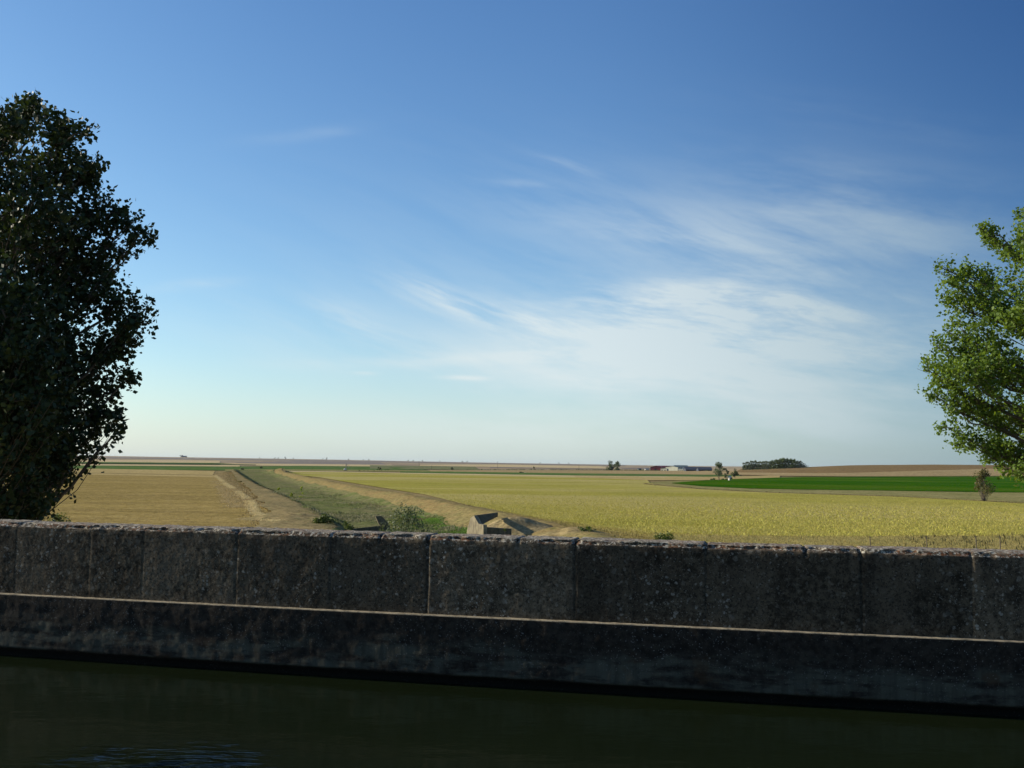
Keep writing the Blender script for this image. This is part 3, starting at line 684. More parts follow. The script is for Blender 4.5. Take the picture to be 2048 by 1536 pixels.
# hedge line beyond (continuous ragged scrub)
def hedge(label_name, pts, h, wd, n, mat, seed):
    r = np.random.default_rng(seed); t = r.uniform(0, 1, n)
    xs = np.interp(t, np.linspace(0, 1, len(pts)), [p_[0] for p_ in pts]); ys = np.interp(xs, [p_[0] for p_ in pts], [p_[1] for p_ in pts])
    g = G(xs, ys); u = g[:, 1] / F
    z = r.uniform(0, 1, n) ** 1.3 * h * (0.4 + 1.2 * fbm(xs * 0.09, xs * 0, seed))
    g[:, 0] += r.normal(size=n) * wd * u; g[:, 1] += r.normal(size=n) * wd * u * 3
    g[:, 2] = terrain(g[:, 0], g[:, 1]) + z * u
    global rng
    rng = r
    V_, F_, tn = [], [], []
    nrm = r.normal(size=(n, 3)); nrm[:, 1] -= .5; nrm /= np.linalg.norm(nrm, axis=1, keepdims=True)
    a = np.cross(nrm, r.normal(size=(n, 3))); a /= np.linalg.norm(a, axis=1, keepdims=True); b = np.cross(nrm, a); s = (1.3 * u * r.uniform(.6, 1.3, n))[:, None]
    V4 = np.stack([g - a * s * .6, g - b * s * .5, g + a * s * .6, g + b * s * .5], 1).reshape(-1, 3)
    o = mesh_obj('scrub_line', V4, np.arange(n * 4).reshape(n, 4), mat, attrs={'tone': ('FACE', r.uniform(0, 1, n))})
    return tag(o, label_name, 'scrub', kind='stuff')
hedge('thin dark line of scrub across the plain in front of the farm', [(930, 939.6), (1150, 940.3), (1300, 941.4), (1425, 943)], 1.6, 0.5, 2600, M['leaf_far'], 301)
hedge('ragged dark scrub under the plantation trees', [(1484, 941.5), (1530, 940), (1620, 936.5)], 2.2, 0.8, 900, M['leaf_far'], 302)
hedge('brown scrubby margin along the track beyond the crop', [(460, 943.5), (560, 942.8), (720, 943.2)], 1.3, 0.4, 1200, M['leaf_far'], 303)
hedge('dark weedy line at the foot of the green field margin', [(1290, 969), (1400, 979), (1536, 986), (1800, 994.5), (2100, 1010)], 2.0, 0.6, 3000, leaf_mat('dry_weed', (0.09, 0.07, 0.03), (0.22, 0.17, 0.08), 0.2), 304)

# mast with white tank, poles
M['galv'] = material('weathered_metal', lambda t, p: t.mix(t.noise(p, 3, 3), (0.30, 0.29, 0.28), (0.18, 0.16, 0.14)), 0.6, 0.4)
q = G1(692, 942); u = hpx(q.y)
rt = empty('irrigation_rig', q, 'grey lattice irrigation mast with a white tank at its foot on the green strip', 'irrigation rig')
pts = []
for sx, top in ((-2.5, 0.0), (2.5, 0.0)):
    pts.append((np.array([[sx * u, 0, 0], [top + sx * 0.15 * u, 0, 15 * u]]), np.array([.35, .3]) * u))
for k in range(7):
    z0 = k * 2.1 * u; z1 = z0 + 2.1 * u; f0 = 1 - k / 7.6; f1 = 1 - (k + 1) / 7.6
    pts.append((np.array([[-2.5 * u * f0, 0, z0], [2.5 * u * f1, 0, z1]]), np.array([.22, .22]) * u))
pts.append((np.array([[0.3 * u, 0, 13 * u], [5 * u, 0, 11.5 * u], [4.6 * u, 0, 7 * u]]), np.array([.25, .25, .25]) * u))
tv, tf = tube(pts, 4); mesh_obj('mast', tv, tf, M['galv'], rt)
tv, tf = tube([(np.array([[-4.6 * u, 0, 3.2 * u], [-4.3 * u, 0, 3.2 * u], [0.2 * u, 0, 3.2 * u], [0.4 * u, 0, 3.2 * u]]), np.array([.4, 1.5, 1.5, .4]) * u)], 10); mesh_obj('tank', tv, tf, M['whitew'], rt)
mesh_obj('chassis', *boxes([(-5 * u, 1 * u, -1 * u, 1 * u, .2 * u, 1.8 * u)]), M['dkopen'], rt)
pole_first = None
for (x, yb, hp, lb) in ((863, 940.5, 9, 'short dark pole on the plain left of the lone bush'), (838, 933, 11, 'thin pole by the skyline clump at centre left'), (995, 937, 14, 'tall pale pole standing on the plain near the centre'), (1158, 939, 9, 'thin pole left of the pair of trees'), (624, 941, 4.5, 'short post beside the track left of the irrigation mast')):
    q = G1(x, yb); u = hpx(q.y)
    rt = empty('utility_pole', q, lb, 'pole', 'thin poles on the plain'); s_ = 0.33 * u
    tv, tf = tube([(np.array([[0, 0, -.3], [0, 0, hp * u]]), np.array([s_, s_ * .7]))], 6); mesh_obj('post', tv, tf, M['bark'], rt)
    mesh_obj('crossarm', *boxes([(-1.1 * u, 1.1 * u, -.15 * u, .15 * u, hp * u * .93, hp * u * .93 + .35 * u)]), M['bark'], rt)
# black cows and a pale one
M['blackhide'] = material('black_hide', lambda t, p: (0.02, 0.018, 0.016)); M['palehide'] = material('pale_hide', lambda t, p: (0.5, 0.42, 0.28))
for (x, mt, lb, s2) in ((1041, 'blackhide', 'large black animal grazing on the plain at centre', 1.0), (1045.5, 'blackhide', 'smaller black animal standing right behind the large one', 0.7), (1050, 'palehide', 'pale animal lying beside the two black ones', 0.6)):
    q = G1(x, 946.5); u = hpx(q.y) * s2
    V_, F_ = tube([(np.array([[-2.6, 0, 2.0], [-2.2, 0, 2.2], [-1, 0, 2.1], [1, 0, 2.1], [1.9, 0, 2.3], [2.6, 0, 2.5], [3.2, 0, 2.1], [3.7, 0, 1.5]]) * u, np.array([.1, .75, .85, .85, .8, .5, .42, .18]) * u)] +
                  [(np.array([[a, b, 1.9], [a, b, 0.9], [a + .05, b, 0]]) * u, np.array([.3, .18, .12]) * u) for a in (-2, 1.6) for b in (-.4, .4)], 8)
    o = mesh_obj('cow', V_, F_, M[mt], smooth=True); o.location = q; tag(o, lb, 'cow', 'animals grazing on the plain')

# ------------------------------------------------------------------ culvert headwalls in the ditch
def conc_b(t, p):
    n = t.noise(p, 2.5, 6, 0.65); s_ = t.noise(t.scale(p, (3, 3, .5)), 2.0, 4)
    return t.mix(t.ramp(s_, .45, .7, 0, .7), t.mix(t.ramp(n, .35, .65), (0.36, 0.31, 0.20), (0.25, 0.21, 0.14)), (0.12, 0.10, 0.07)), n
M['conc'] = material('weathered_concrete', conc_b, 0.9, 0.15, (0.5, 0.04))
M['conc_shade'] = material('shade_toned_concrete', lambda t, p: (t.mix(t.ramp(t.noise(p, 3, 6, .7), .38, .62), (0.17, 0.15, 0.095), (0.10, 0.09, 0.06)), t.noise(p, 6, 5)), 0.95, 0.05, (0.6, 0.05))  # darker concrete tone: shade of the faces turned from the sun, put into the colour
def prism(profile, thick_vec):
    """profile: list of 3D points (planar polygon), extruded along thick_vec"""
    n = len(profile); a = [Vector(p_) for p_ in profile]; b = [p_ + Vector(thick_vec) for p_ in a]
    return [tuple(x) for x in a + b], [tuple(range(n - 1, -1, -1)), tuple(range(n, 2 * n))] + [(i, (i + 1) % n, n + (i + 1) % n, n + i) for i in range(n)]
def Pd(px, py, d): r = ray(px, py); return Vector((r[0] * d, d, EYE.z + r[2] * d))
o3 = Pd(950, 1066, 72)
rt = empty('culvert_headwall', o3, 'pale concrete headwall with a sloping wing, right of the ditch just over the parapet', 'headwall')
pr = [Pd(x, y, 72.9 - (x - 934) / 33 * 1.3) - o3 for x, y in ((932, 1085), (934, 1060), (941, 1036), (948, 1031), (957, 1047.5), (967, 1050), (967, 1085))]
mesh_obj('wing_wall', *prism(pr, (0.24, 0.17, 0)), M['conc'], rt)
a0, a1 = Pd(950, 1031, 72.5), Pd(996, 1025, 78.5)
pr = [a0 - o3, a1 - o3, a1 - o3 - Vector((0, 0, .30)), a0 - o3 - Vector((-.45, 0, .66))]
mesh_obj('headwall_slab', *prism(pr, (-0.06, 0.28, 0)), M['conc_shade'], rt)
a0, a1 = Pd(968, 1055, 71.7), Pd(1022, 1058.5, 73.0)
pr = [a0 - o3, a1 - o3, a1 - o3 - Vector((0, 0, 1.2)), a0 - o3 - Vector((0, 0, 1.4))]
mesh_obj('apron_wall', *prism(pr, (0.04, 0.35, 0.02)), M['conc_shade'], rt)
o4 = Pd(765, 1050, 80)
rt = empty('culvert_headwall', o4, 'shaded concrete headwall with a tilted slab, left of the ditch by the bramble', 'headwall')
pr = [Pd(x, y, 80) - o4 for x, y in ((751, 1032.5), (763, 1032), (777, 1046), (777, 1060), (765, 1060), (757, 1046))]
mesh_obj('tilted_slab', *prism(pr, (-0.12, 0.35, 0)), M['conc_shade'], rt)
a0, a1 = Pd(706, 1057.5, 77), Pd(780, 1049.5, 80.2)
pr = [a0 - o4, a1 - o4, a1 - o4 - Vector((0, 0, .9)), a0 - o4 - Vector((0, 0, .9))]
mesh_obj('low_wall', *prism(pr, (-0.02, 0.3, 0)), M['conc_shade'], rt)
# earth heap / ramp right of headwall
def mound(px, py, d, rx, ry, h, mat, name, seed):
    c = Pd(px, py, d); n = 40
    a = np.linspace(0, 2 * math.pi, n, endpoint=False); rad = np.linspace(0, 1, 12)
    rx_ = rx * (1 + 0.3 * (fbm(np.cos(a) * 2 + 9, np.sin(a) * 2 + 9, seed) - .5))
    x = c.x + rad[:, None] * np.cos(a) * rx_; y = c.y + rad[:, None] * np.sin(a) * ry
    z = terrain(x, y) + 0.05 + h * (1 - sstep(rad))[:, None] * (0.75 + 0.5 * fbm(x * 1.2, y * 1.2, seed)) - 0.12 * sstep((rad - .8) / .2)[:, None]
    o = mesh_obj(name, np.stack([x, y, z], -1), gridfaces(12, n, wrap=True), mat, smooth=True); return tag(o, kind='structure')
mound(1130, 1068, 72, 5.5, 3.0, 0.28, M['dry'], 'earth_mound', 5)
mound(1006, 1045, 78.2, 4.8, 3.6, 1.40, M['dirt'], 'earth_mound', 6)
mound(880, 1062, 72, 2.6, 2.0, 0.25, M['dirt'], 'earth_mound', 7)
mound(590, 1046, 86, 5.5, 4.0, 0.5, M['dry'], 'earth_mound', 8)

# near bushes
NB = [(645, 1052, 20, 44, 80, M['leaf_bush'], 'dark green bramble bush showing over the parapet left of the ditch', 1100),
      (812, 1052, 34, 105, 76, M['leaf_grey'], 'large pale-flecked bramble filling the mouth of the ditch', 2600),
      (1338, 1080, 16, 60, 66, M['leaf_bush'], 'low green weed patch at the near corner of the crop', 900),
      (112, 1046, 16, 60, 75, M['leaf_bush'], 'tuft of green shoots over the parapet beside the shaded poplar', 500),
      (1010, 1064, 8, 20, 70, M['leaf_bush'], 'small dark weed just right of the pale headwall', 260),
      (690, 1052, 6, 34, 78, M['leaf_bush'], 'low weed patch right of the dark bramble bush', 320),
      (1170, 1066, 7, 46, 71, M['leaf_bush'], 'flat green weeds on the earth mound', 400)]
for i, (x, y, hp, wp, d, mt, lb, n) in enumerate(NB):
    r_ = ray(x, y); q = Vector((r_[0] * d, d, 0)); q.z = float(terrain(q.x, q.y)); u = hpx(d)
    top = EYE.z + ray(x, y - hp)[2] * d - q.z
    bush('bramble_bush' if hp > 15 else 'weed_patch', lb, q, max(top, hp * u), wp * u, n, 3.2 * u, mt, 200 + i, 'bushes just beyond the parapet')
for (x, y, hp, wp, lb) in ((602, 1000, 26, 8, 'slender bright yellow-green sapling standing in the ditch'), (582, 998, 12, 8, 'short yellow-green sapling left of the slender one in the ditch'), (557, 985, 9, 8, 'far yellow-green shoot in the ditch, leftmost of three')):
    q = G1(x, y, True); u = hpx(q.y)
    small_tree('ditch_sapling', lb, 'tree', 'saplings in the ditch', q, tree_parts(hp * u, wp * u, 0.1, 260, 2.2 * u, leaf_mat('lime_leaf', (0.20, 0.28, 0.03), (0.34, 0.42, 0.05), .45), 230 + int(x), .3 * u))

# fence posts at right
pf = None
for i, (x, y, hp) in enumerate(((1740, 1086, 13), (1853, 1087, 15), (1952, 1090, 18), (2000, 1092, 19))):
    d = 62.0; r_ = ray(x, y); q = Vector((r_[0] * d, d, 0)); q.z = float(terrain(q.x, q.y)); ztop = EYE.z + ray(x, y - hp)[2] * d
    v, f = tube([(np.array([[0, 0, -.3], [0.02, 0, (ztop - q.z) * .6], [0, 0.01, ztop - q.z]]), np.array([.03, .03, .025])), (np.array([[-.09, 0, (ztop - q.z) * .97], [.09, 0, (ztop - q.z) * .97]]), np.array([.015, .015]))], 6)
    o = mesh_obj('fence_post', v, f, M['bark']); o.location = q
    tag(o, ('leftmost thin fence post', 'second thin fence post from the left', 'third thin fence post from the left', 'rightmost thin fence post')[i] + ' at the near edge of the crop', 'post', 'fence posts at the crop edge')

# ------------------------------------------------------------------ scattered vegetation (uncountable)
def tufts(name, label, n, sampler, h, wd, mat, seed, blades=3, grow=0.0, hv=0.0):
    r = np.random.default_rng(seed); x, y = sampler(r, n); n = len(x)
    z = terrain(x, y) + 0.02; sc = np.sqrt(np.clip(np.hypot(x, y) / 75, .7, 3.0))
    V_, T_ = [], []
    tone = r.uniform(0, 1, n)
    for k in range(blades):
        a = r.uniform(0, 2 * math.pi, n); hh = h * r.uniform(.5, 1.25, n) * sc ** grow * (1 - hv + 2.2 * hv * np.clip((fbm(x * .28, y * .28, 91, 3) - .25) * 2, 0, 1)); ww = wd * sc * r.uniform(.6, 1.3, n)
        dx, dy = np.cos(a) * ww, np.sin(a) * ww; ox, oy = r.normal(size=n) * wd, r.normal(size=n) * wd
        lx, ly = r.normal(size=n) * h * .25, r.normal(size=n) * h * .25
        A = np.stack([x + ox - dx, y + oy - dy, z - .05], -1); B = np.stack([x + ox + dx, y + oy + dy, z - .05], -1)
        Ct = np.stack([x + ox + lx + dx * .5, y + oy + ly + dy * .5, z + hh], -1); Dt = np.stack([x + ox + lx - dx * .5, y + oy + ly - dy * .5, z + hh * .93], -1)
        V_.append(np.stack([A, B, Ct, Dt], 1).reshape(-1, 3)); T_.append(np.clip(tone + r.normal(size=n) * .15, 0, 1))
    V_ = np.concatenate(V_); f = np.arange(len(V_)).reshape(-1, 4)
    o = mesh_obj(name, V_, f, mat, attrs={'tone': ('FACE', np.concatenate(T_))})
    return tag(o, label, 'vegetation', kind='stuff')
def in_poly(px, py, x, y):
    inside = np.zeros(len(x), bool); n = len(px); j = n - 1
    for i in range(n):
        c = ((py[i] > y) != (py[j] > y)) & (x < (px[j] - px[i]) * (y - py[i]) / (py[j] - py[i] + 1e-12) + px[i]); inside ^= c; j = i
    return inside
def region(poly_px, rmin, rmax, p=2.0):
    pts = G([a for a, b in poly_px], [b for a, b in poly_px]); wx, wy = pts[:, 0], pts[:, 1]
    def s(r, n):
        X_, Y_ = [], []; tot = 0
        while tot < n:
            azz = r.uniform(-.56, .62, n); t = r.uniform(0, 1, n); y = rmin * (rmax / rmin) ** t; x = np.tan(azz) * y
            k = in_poly(wx, wy, x, y); X_.append(x[k]); Y_.append(y[k]); tot += k.sum()
            if k.sum() == 0: break
        return np.concatenate(X_)[:n], np.concatenate(Y_)[:n]
    return s
CM = lambda n, a, b, t=.25: leaf_mat(n, a, b, t, rough=.8, tint=(1.15, 1.1, .9))
def thistle():
    m_ = leaf_mat('thistle', (0.10, 0.14, 0.04), (0.32, 0.29, 0.18), .25, rough=.8, tint=(1.15, 1.1, .9))
    t = NT(m_.node_tree); p = [n for n in t.n if n.type == 'BSDF_PRINCIPLED'][0]
    src = p.inputs['Base Color'].links[0].from_socket
    pos = t.new('ShaderNodeNewGeometry').outputs['Position']
    c = t.mix(t.m('MULTIPLY', t.ramp(t.noise(pos, .13, 5, .6), .44, .58), .8), src, (0.17, 0.23, 0.045))
    c = t.mix(t.m('MULTIPLY', t.ramp(t.noise(t.add(pos, (40, 9, 0)), .10, 4, .6), .55, .66), .7), c, (0.20, 0.14, 0.065))
    t.put(p.inputs['Base Color'], c); return m_
M['thistle'] = thistle()
crop_poly = [(600, 950), (700, 948), (1000, 954), (1290, 960), (1310, 972), (1536, 987), (1800, 994), (2150, 1011), (2150, 1076), (1700, 1074), (1300, 1074), (1100, 1045), (1000, 1026), (850, 989), (700, 965)]
crop_s = region(crop_poly, 60, 330)
tufts('crop_plants', 'dense yellow-green crop plants covering the large field', 110000, crop_s, .11, .026, CM('crop_blade', (0.31, 0.29, 0.045), (0.49, 0.425, 0.11)), 401, 3)
near_crop = region([(1150, 1030), (1500, 1010), (2150, 1020), (2150, 1076), (1700, 1076), (1350, 1076)], 60, 150)
tufts('crop_flowers', 'bright yellow flower heads sprinkled over the near part of the crop', 5000, near_crop, .20, .034, CM('crop_flower', (0.40, 0.39, 0.07), (0.52, 0.49, 0.10)), 402, 1)
edge_s = region([(1000, 1027), (1300, 1068), (1480, 1073), (1700, 1075), (2150, 1072), (2150, 1120), (1480, 1120), (1200, 1090), (960, 1028)], 48, 110)
tufts('dry_grass', 'brownish dry grass along the near edge of the crop', 26000, edge_s, .13, .022, CM('dry_blade', (0.24, 0.19, 0.06), (0.40, 0.33, 0.12)), 403)
def ditch_sampler(e0, e1, y0, y1):
    def s(r, n):
        y = y0 * (y1 / y0) ** r.uniform(0, 1, n); e = r.uniform(e0, e1, n) + (fbm(y * .11, y * 0, 55, 4) - .5) * 2.2 + r.normal(size=n) * .35; k = cl_dx(y); nn = np.sqrt(1 + k * k)
        return cl_x(y) + e / nn, y - e * k / nn
    return s
tufts('ditch_weeds', 'grey-green thistles and reeds crowding the bed of the ditch', 60000, ditch_sampler(-6.0, 5.2, 84, 400), .24, .045, M['thistle'], 404, 3, .6, .45)
tufts('dry_grass', 'tangled dry straw-coloured grass on both banks of the ditch', 26000, ditch_sampler(-13, 12, 66, 400), .13, .035, CM('bank_blade', (0.17, 0.125, 0.055), (0.36, 0.28, 0.13)), 405, 2)
tufts('dry_grass', 'loose pale straw between the harvested field and the ditch bank', 9000, ditch_sampler(-14.5, -11, 110, 410), .11, .05, CM('loose_straw', (0.30, 0.23, 0.11), (0.50, 0.40, 0.22)), 411, 2)
tufts('bank_weeds', 'scattered green weeds creeping up the banks of the ditch', 6000, ditch_sampler(4.2, 9.0, 74, 330), .15, .05, CM('bank_green', (0.10, 0.14, 0.03), (0.22, 0.23, 0.07)), 412, 2)
tufts('bank_weeds', 'thin green weeds along the lower edge of the left ditch bank', 2500, ditch_sampler(-8.2, -5.6, 80, 330), .15, .05, CM('bank_green', (0.10, 0.14, 0.03), (0.22, 0.23, 0.07)), 413, 2)
tufts('lush_grass', 'lush green grass at the mouth of the ditch', 7000, ditch_sampler(1.0, 5.0, 70, 104), .26, .04, CM('lush_blade', (0.07, 0.13, 0.02), (0.13, 0.20, 0.03)), 406)
stub_s = region([(-250, 952), (420, 957), (500, 1010), (520, 1040), (600, 1110), (-300, 1120)], 58, 240)
tufts('stubble', 'short ochre stubble stalks over the harvested field at left', 30000, stub_s, .06, .028, CM('stubble_blade', (0.29, 0.21, 0.07), (0.50, 0.38, 0.16)), 407, 2)
pale_line = G([430, 440, 452, 470, 498, 506, 514, 535, 552], [951, 960, 970, 980, 1003, 1018, 1030, 1041, 1048])
def line_s(r, n):
    t = r.uniform(0, len(pale_line) - 1.001, n); i = t.astype(int); f = (t - i)[:, None]
    p_ = pale_line[i] * (1 - f) + pale_line[i + 1] * f
    keep = fbm(t * 3, t * 0, 77) > .42; p_ = p_[keep]; n = len(p_)
    return p_[:, 0] + r.normal(size=n) * .22, p_[:, 1] + r.normal(size=n) * .5
tufts('straw_line', 'pale straw left along the edge of the harvested field', 9000, line_s, .14, .05, CM('straw_blade', (0.50, 0.41, 0.21), (0.66, 0.56, 0.32)), 408)
weed_s = region([(1790, 1078), (1900, 1074), (2150, 1070), (2150, 1110), (1790, 1110)], 52, 90)
tufts('weeds', 'dark wiry weeds behind the right end of the parapet', 260, weed_s, .30, .02, CM('dark_weed', (0.035, 0.045, 0.02), (0.09, 0.08, 0.03)), 409, 4)

# ------------------------------------------------------------------ canal wall
WU = np.array([0.9784, -0.2067]); WN = np.array([-0.2067, -0.9784])       # along (to the right), outward (to the camera)
def bulge(s_):
    a_ = np.abs(s_) / 5.4
    return 0.08 * (1 - np.minimum(a_, 1.3) ** 2)      # the canal bends very slightly
def wallpt(s_, off, z):
    off = off + bulge(np.asarray(s_, float)); return np.stack([s_ * WU[0] + off * WN[0], 10 + s_ * WU[1] + off * WN[1], z], -1)
def s_of(px, py=1150):
    r_ = ray(px, py); s_ = 0.0
    for _ in range(6):
        b_ = float(bulge(np.array(s_))); k_ = 10 + b_ * WN[1] - WU[1] / WU[0] * b_ * WN[0]
        D = k_ / (1 - r_[0] * WU[1] / WU[0]); s_ = (r_[0] * D - b_ * WN[0]) / WU[0]
    return float(s_)
JT = [s_of(x) for x in (178, 285, 472, 660, 855, 1150, 1412, 1723, 1945)]
JS = [0.12, 0.12, .55, .4, 1, 1, .5, .95, .25]
JT = [JT[0] - 4.6, JT[0] - 3.3, JT[0] - 1.9, JT[0] - .9] + JT + [JT[-1] + 1.3, JT[-1] + 2.5, JT[-1] + 3.9, JT[-1] + 5.3]
JS = [.08] * 4 + JS + [.15] * 4
CJ = [s_of(1037, 1080), s_of(1612, 1090), s_of(760, 1065)]
ss = np.concatenate([np.linspace(-14, -6.6, 90)[:-1], np.linspace(-6.6, 5.6, 1150), np.linspace(5.6, 14, 100)[1:]])
ZL, ZT = 0.735, 1.486
prof = [(0.0, z) for z in np.linspace(ZL, ZT - 0.038, 62)] + [(-0.006 - 0.026 * t, ZT - 0.038 + 0.034 * t) for t in np.linspace(0.15, 1, 6)] + [(-0.04 - 0.36 * t, ZT) for t in np.linspace(0, 1, 24)] + [(-0.42, ZT - .05), (-0.42, 0.3), (-0.42, -3.2)]
prof = np.array(prof); S, K = np.meshgrid(ss, np.arange(len(prof)), indexing='ij')
OFF = prof[K, 0].copy(); ZZ = prof[K, 1].copy()
fac = K < 62; bev = (K >= 58) & (K < 74)
OFF = OFF + np.where(K < 92, (fbm(S * 7, ZZ * 7, 41, 5) - .5) * .007 + (fbm(S * 45, ZZ * 45 + K * .3, 51, 2) - .5) * .003, 0)
chip = np.clip(fbm(S * 6, K * .1 + 3, 61, 4) - .47, 0, 1) * .22
OFF = OFF - np.where(bev, chip * np.exp(-((K - 67) / 5.) ** 2), 0)
ZZ = ZZ + np.where((K >= 62) & (K < 92), (fbm(S * 14, K * .5, 71, 4) - .55) * .016 + (fbm(S * 1.1, K * 0, 72, 2) - .5) * .008, 0)
bl = np.searchsorted(JT, S); br = np.random.default_rng(9).uniform(-1, 1, len(JT) + 2)
OFF = OFF + np.where(K < 92, br[bl] * .004, 0); ZZ = ZZ + np.where((K >= 60) & (K < 92), np.roll(br, 3)[bl] * .005, 0)
for j, st in zip(JT, JS):
    wv_ = j + (fbm(ZZ * 6, ZZ * 0, int(abs(j) * 10) + 1, 3) - .5) * .014
    g = np.exp(-((S - wv_) / .008) ** 2) + .5 * np.exp(-((S - wv_) / .018) ** 2) * (K > 56)
    OFF = OFF - np.where(K < 92, .020 * st * g, 0); ZZ = ZZ - np.where((K > 60) & (K < 92), .022 * st * g, 0)
for j in CJ:
    g = np.exp(-((S - j) / .012) ** 2) * (K > 56)
    OFF = OFF - np.where(K < 92, .02 * g, 0); ZZ = ZZ - np.where((K > 60) & (K < 92), .018 * g, 0)
V = wallpt(S, OFF, ZZ)
def wall_b(lower):
    def b(t, p):
        x, y, z = t.sep(p)
        at = t.new('ShaderNodeAttribute', attribute_name='block'); blk = at.outputs['Fac']
        n1 = t.noise(p, 1.6, 5, .6); n2 = t.noise(p, 14, 6, .7); n3 = t.noise(p, 45, 4, .7); n4 = t.noise(t.add(p, (5.2, 1.0, 0)), 24, 6, .8)
        st = t.noise(t.scale(p, (3.2, 3.2, .7)), 1.2, 4, .6)
        if not lower:
            c = t.mix(t.ramp(n2, .36, .66), (0.050, 0.042, 0.031), (0.21, 0.18, 0.135))
            c = t.mix(t.m('MULTIPLY', t.ramp(n1, .40, .62), .55), c, (0.20, 0.17, 0.13))
            c = t.mix(t.m('MULTIPLY', t.ramp(st, .45, .66), .45), c, (0.038, 0.034, 0.030))
            c = t.mix(t.m('MULTIPLY', t.ramp(n3, .50, .62), .75), c, (0.026, 0.023, 0.019))
            c = t.mix(t.m('MULTIPLY', t.ramp(n4, .56, .66), .65), c, (0.27, 0.255, 0.22))
            
            hi = t.ramp(z, ZT - .048, ZT - .036)
        else:
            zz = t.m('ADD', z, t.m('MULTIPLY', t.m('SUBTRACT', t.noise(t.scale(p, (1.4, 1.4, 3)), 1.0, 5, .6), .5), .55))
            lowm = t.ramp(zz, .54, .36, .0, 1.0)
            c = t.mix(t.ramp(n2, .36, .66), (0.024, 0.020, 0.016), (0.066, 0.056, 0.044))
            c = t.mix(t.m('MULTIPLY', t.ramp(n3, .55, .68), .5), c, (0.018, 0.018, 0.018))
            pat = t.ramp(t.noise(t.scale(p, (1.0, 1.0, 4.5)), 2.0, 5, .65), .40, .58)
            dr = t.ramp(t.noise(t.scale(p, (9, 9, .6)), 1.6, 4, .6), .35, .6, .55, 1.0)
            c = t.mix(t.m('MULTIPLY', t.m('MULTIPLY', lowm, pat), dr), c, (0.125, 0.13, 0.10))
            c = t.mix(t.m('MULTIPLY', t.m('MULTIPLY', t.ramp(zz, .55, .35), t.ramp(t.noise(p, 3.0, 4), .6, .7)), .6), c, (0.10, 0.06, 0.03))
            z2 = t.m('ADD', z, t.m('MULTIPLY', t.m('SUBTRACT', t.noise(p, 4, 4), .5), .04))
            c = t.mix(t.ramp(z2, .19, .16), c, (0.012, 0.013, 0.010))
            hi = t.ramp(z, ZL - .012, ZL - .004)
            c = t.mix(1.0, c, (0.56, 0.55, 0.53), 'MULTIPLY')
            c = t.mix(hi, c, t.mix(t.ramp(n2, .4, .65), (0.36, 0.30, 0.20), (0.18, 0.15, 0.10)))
        # lichens: round white rosettes of several sizes, orange near the top
        wp = t.add(p, t.scale(t.noise(p, 20, 3, col=True), (.05, .05, .05)))
        d1 = t.vor(wp, 8.5); d2 = t.vor(wp, 22); d3 = t.vor(wp, 60)
        cl = t.ramp(t.noise(p, 1.1, 3), .40, .62, .25, 1)
        big = t.m('MULTIPLY', t.ramp(d1, .26, .16), t.ramp(t.vor(wp, 8.5, 'Color'), .55, .7))
        m2 = t.m('MULTIPLY', t.ramp(d2, .36, .24), t.ramp(t.vor(wp, 22, 'Color'), .60, .66))
        m3 = t.m('MULTIPLY', t.ramp(d3, .34, .22), t.ramp(t.vor(wp, 60, 'Color'), .62, .68))
        ww = t.m('MULTIPLY', t.m('MAXIMUM', t.m('MAXIMUM', t.m('MULTIPLY', big, .5), m2), m3), cl)
        ww = t.m('MULTIPLY', ww, t.ramp(n3, .36, .50, .25, 1))
        if lower:
            ww = t.m('MULTIPLY', t.m('MULTIPLY', m3, t.ramp(z, .18, .45, .1, .35)), cl)
        c = t.mix(t.m('MULTIPLY', ww, .8), c, (0.50, 0.50, 0.47))
        if not lower:
            o1 = t.m('MULTIPLY', t.ramp(t.noise(p, 30, 4, .6), .48, .54), t.ramp(t.noise(p, 2.2, 3), .40, .56))
            w2 = t.ramp(t.noise(t.add(p, (3.1, 0, 0)), 30, 5, .75), .52, .58)
            ct = t.mix(t.ramp(n3, .4, .6), (0.13, 0.115, 0.09), (0.022, 0.018, 0.016))
            ct = t.mix(w2, ct, (0.46, 0.45, 0.40)); ct = t.mix(t.m('MULTIPLY', o1, .5), ct, (0.17, 0.062, 0.022))
            c = t.mix(1.0, c, t.mix(blk, (0.43, 0.405, 0.36), (0.84, 0.78, 0.68)), 'MULTIPLY')
            ct = t.mix(t.m('MULTIPLY', t.ramp(z, ZT - .012, ZT - .003), t.ramp(n2, .42, .6, .10, .50)), ct, (0.40, 0.38, 0.33))
            ct = t.mix(1.0, ct, (1.0, 0.95, 0.86), 'MULTIPLY')
            c = t.mix(hi, c, ct)
        hgt = t.m('ADD', t.m('MULTIPLY', n2, .6), t.m('MULTIPLY', n3, .4))
        return c, hgt
    return b
M['stone'] = material('lichened_stone', wall_b(False), .95, .1, (.8, .006))
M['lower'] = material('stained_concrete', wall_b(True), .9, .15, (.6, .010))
wroot = empty('canal_wall', (0.0, 10.0, ZL), 'long lichen-spotted stone parapet wall with a lit ledge, along the far side of the canal', 'wall')
blk = (np.random.default_rng(4).uniform(0, 1, len(JT) + 2)); k0 = int(np.searchsorted(JT, s_of(1000))); blk[k0] = 1.0; blk[k0 + 1] = .12; blk[k0 - 1] = .3; blk[k0 - 2] = .35; blk[k0 + 2] = .2; blk[k0 + 3] = .15
org = np.array([0.0, 10.0, ZL])
o = mesh_obj('parapet', V - org, gridfaces(len(ss), len(prof))[:, ::-1], M['stone'], wroot, smooth=True, attrs={'block': ('POINT', blk[bl].ravel())})
LW = 0.065
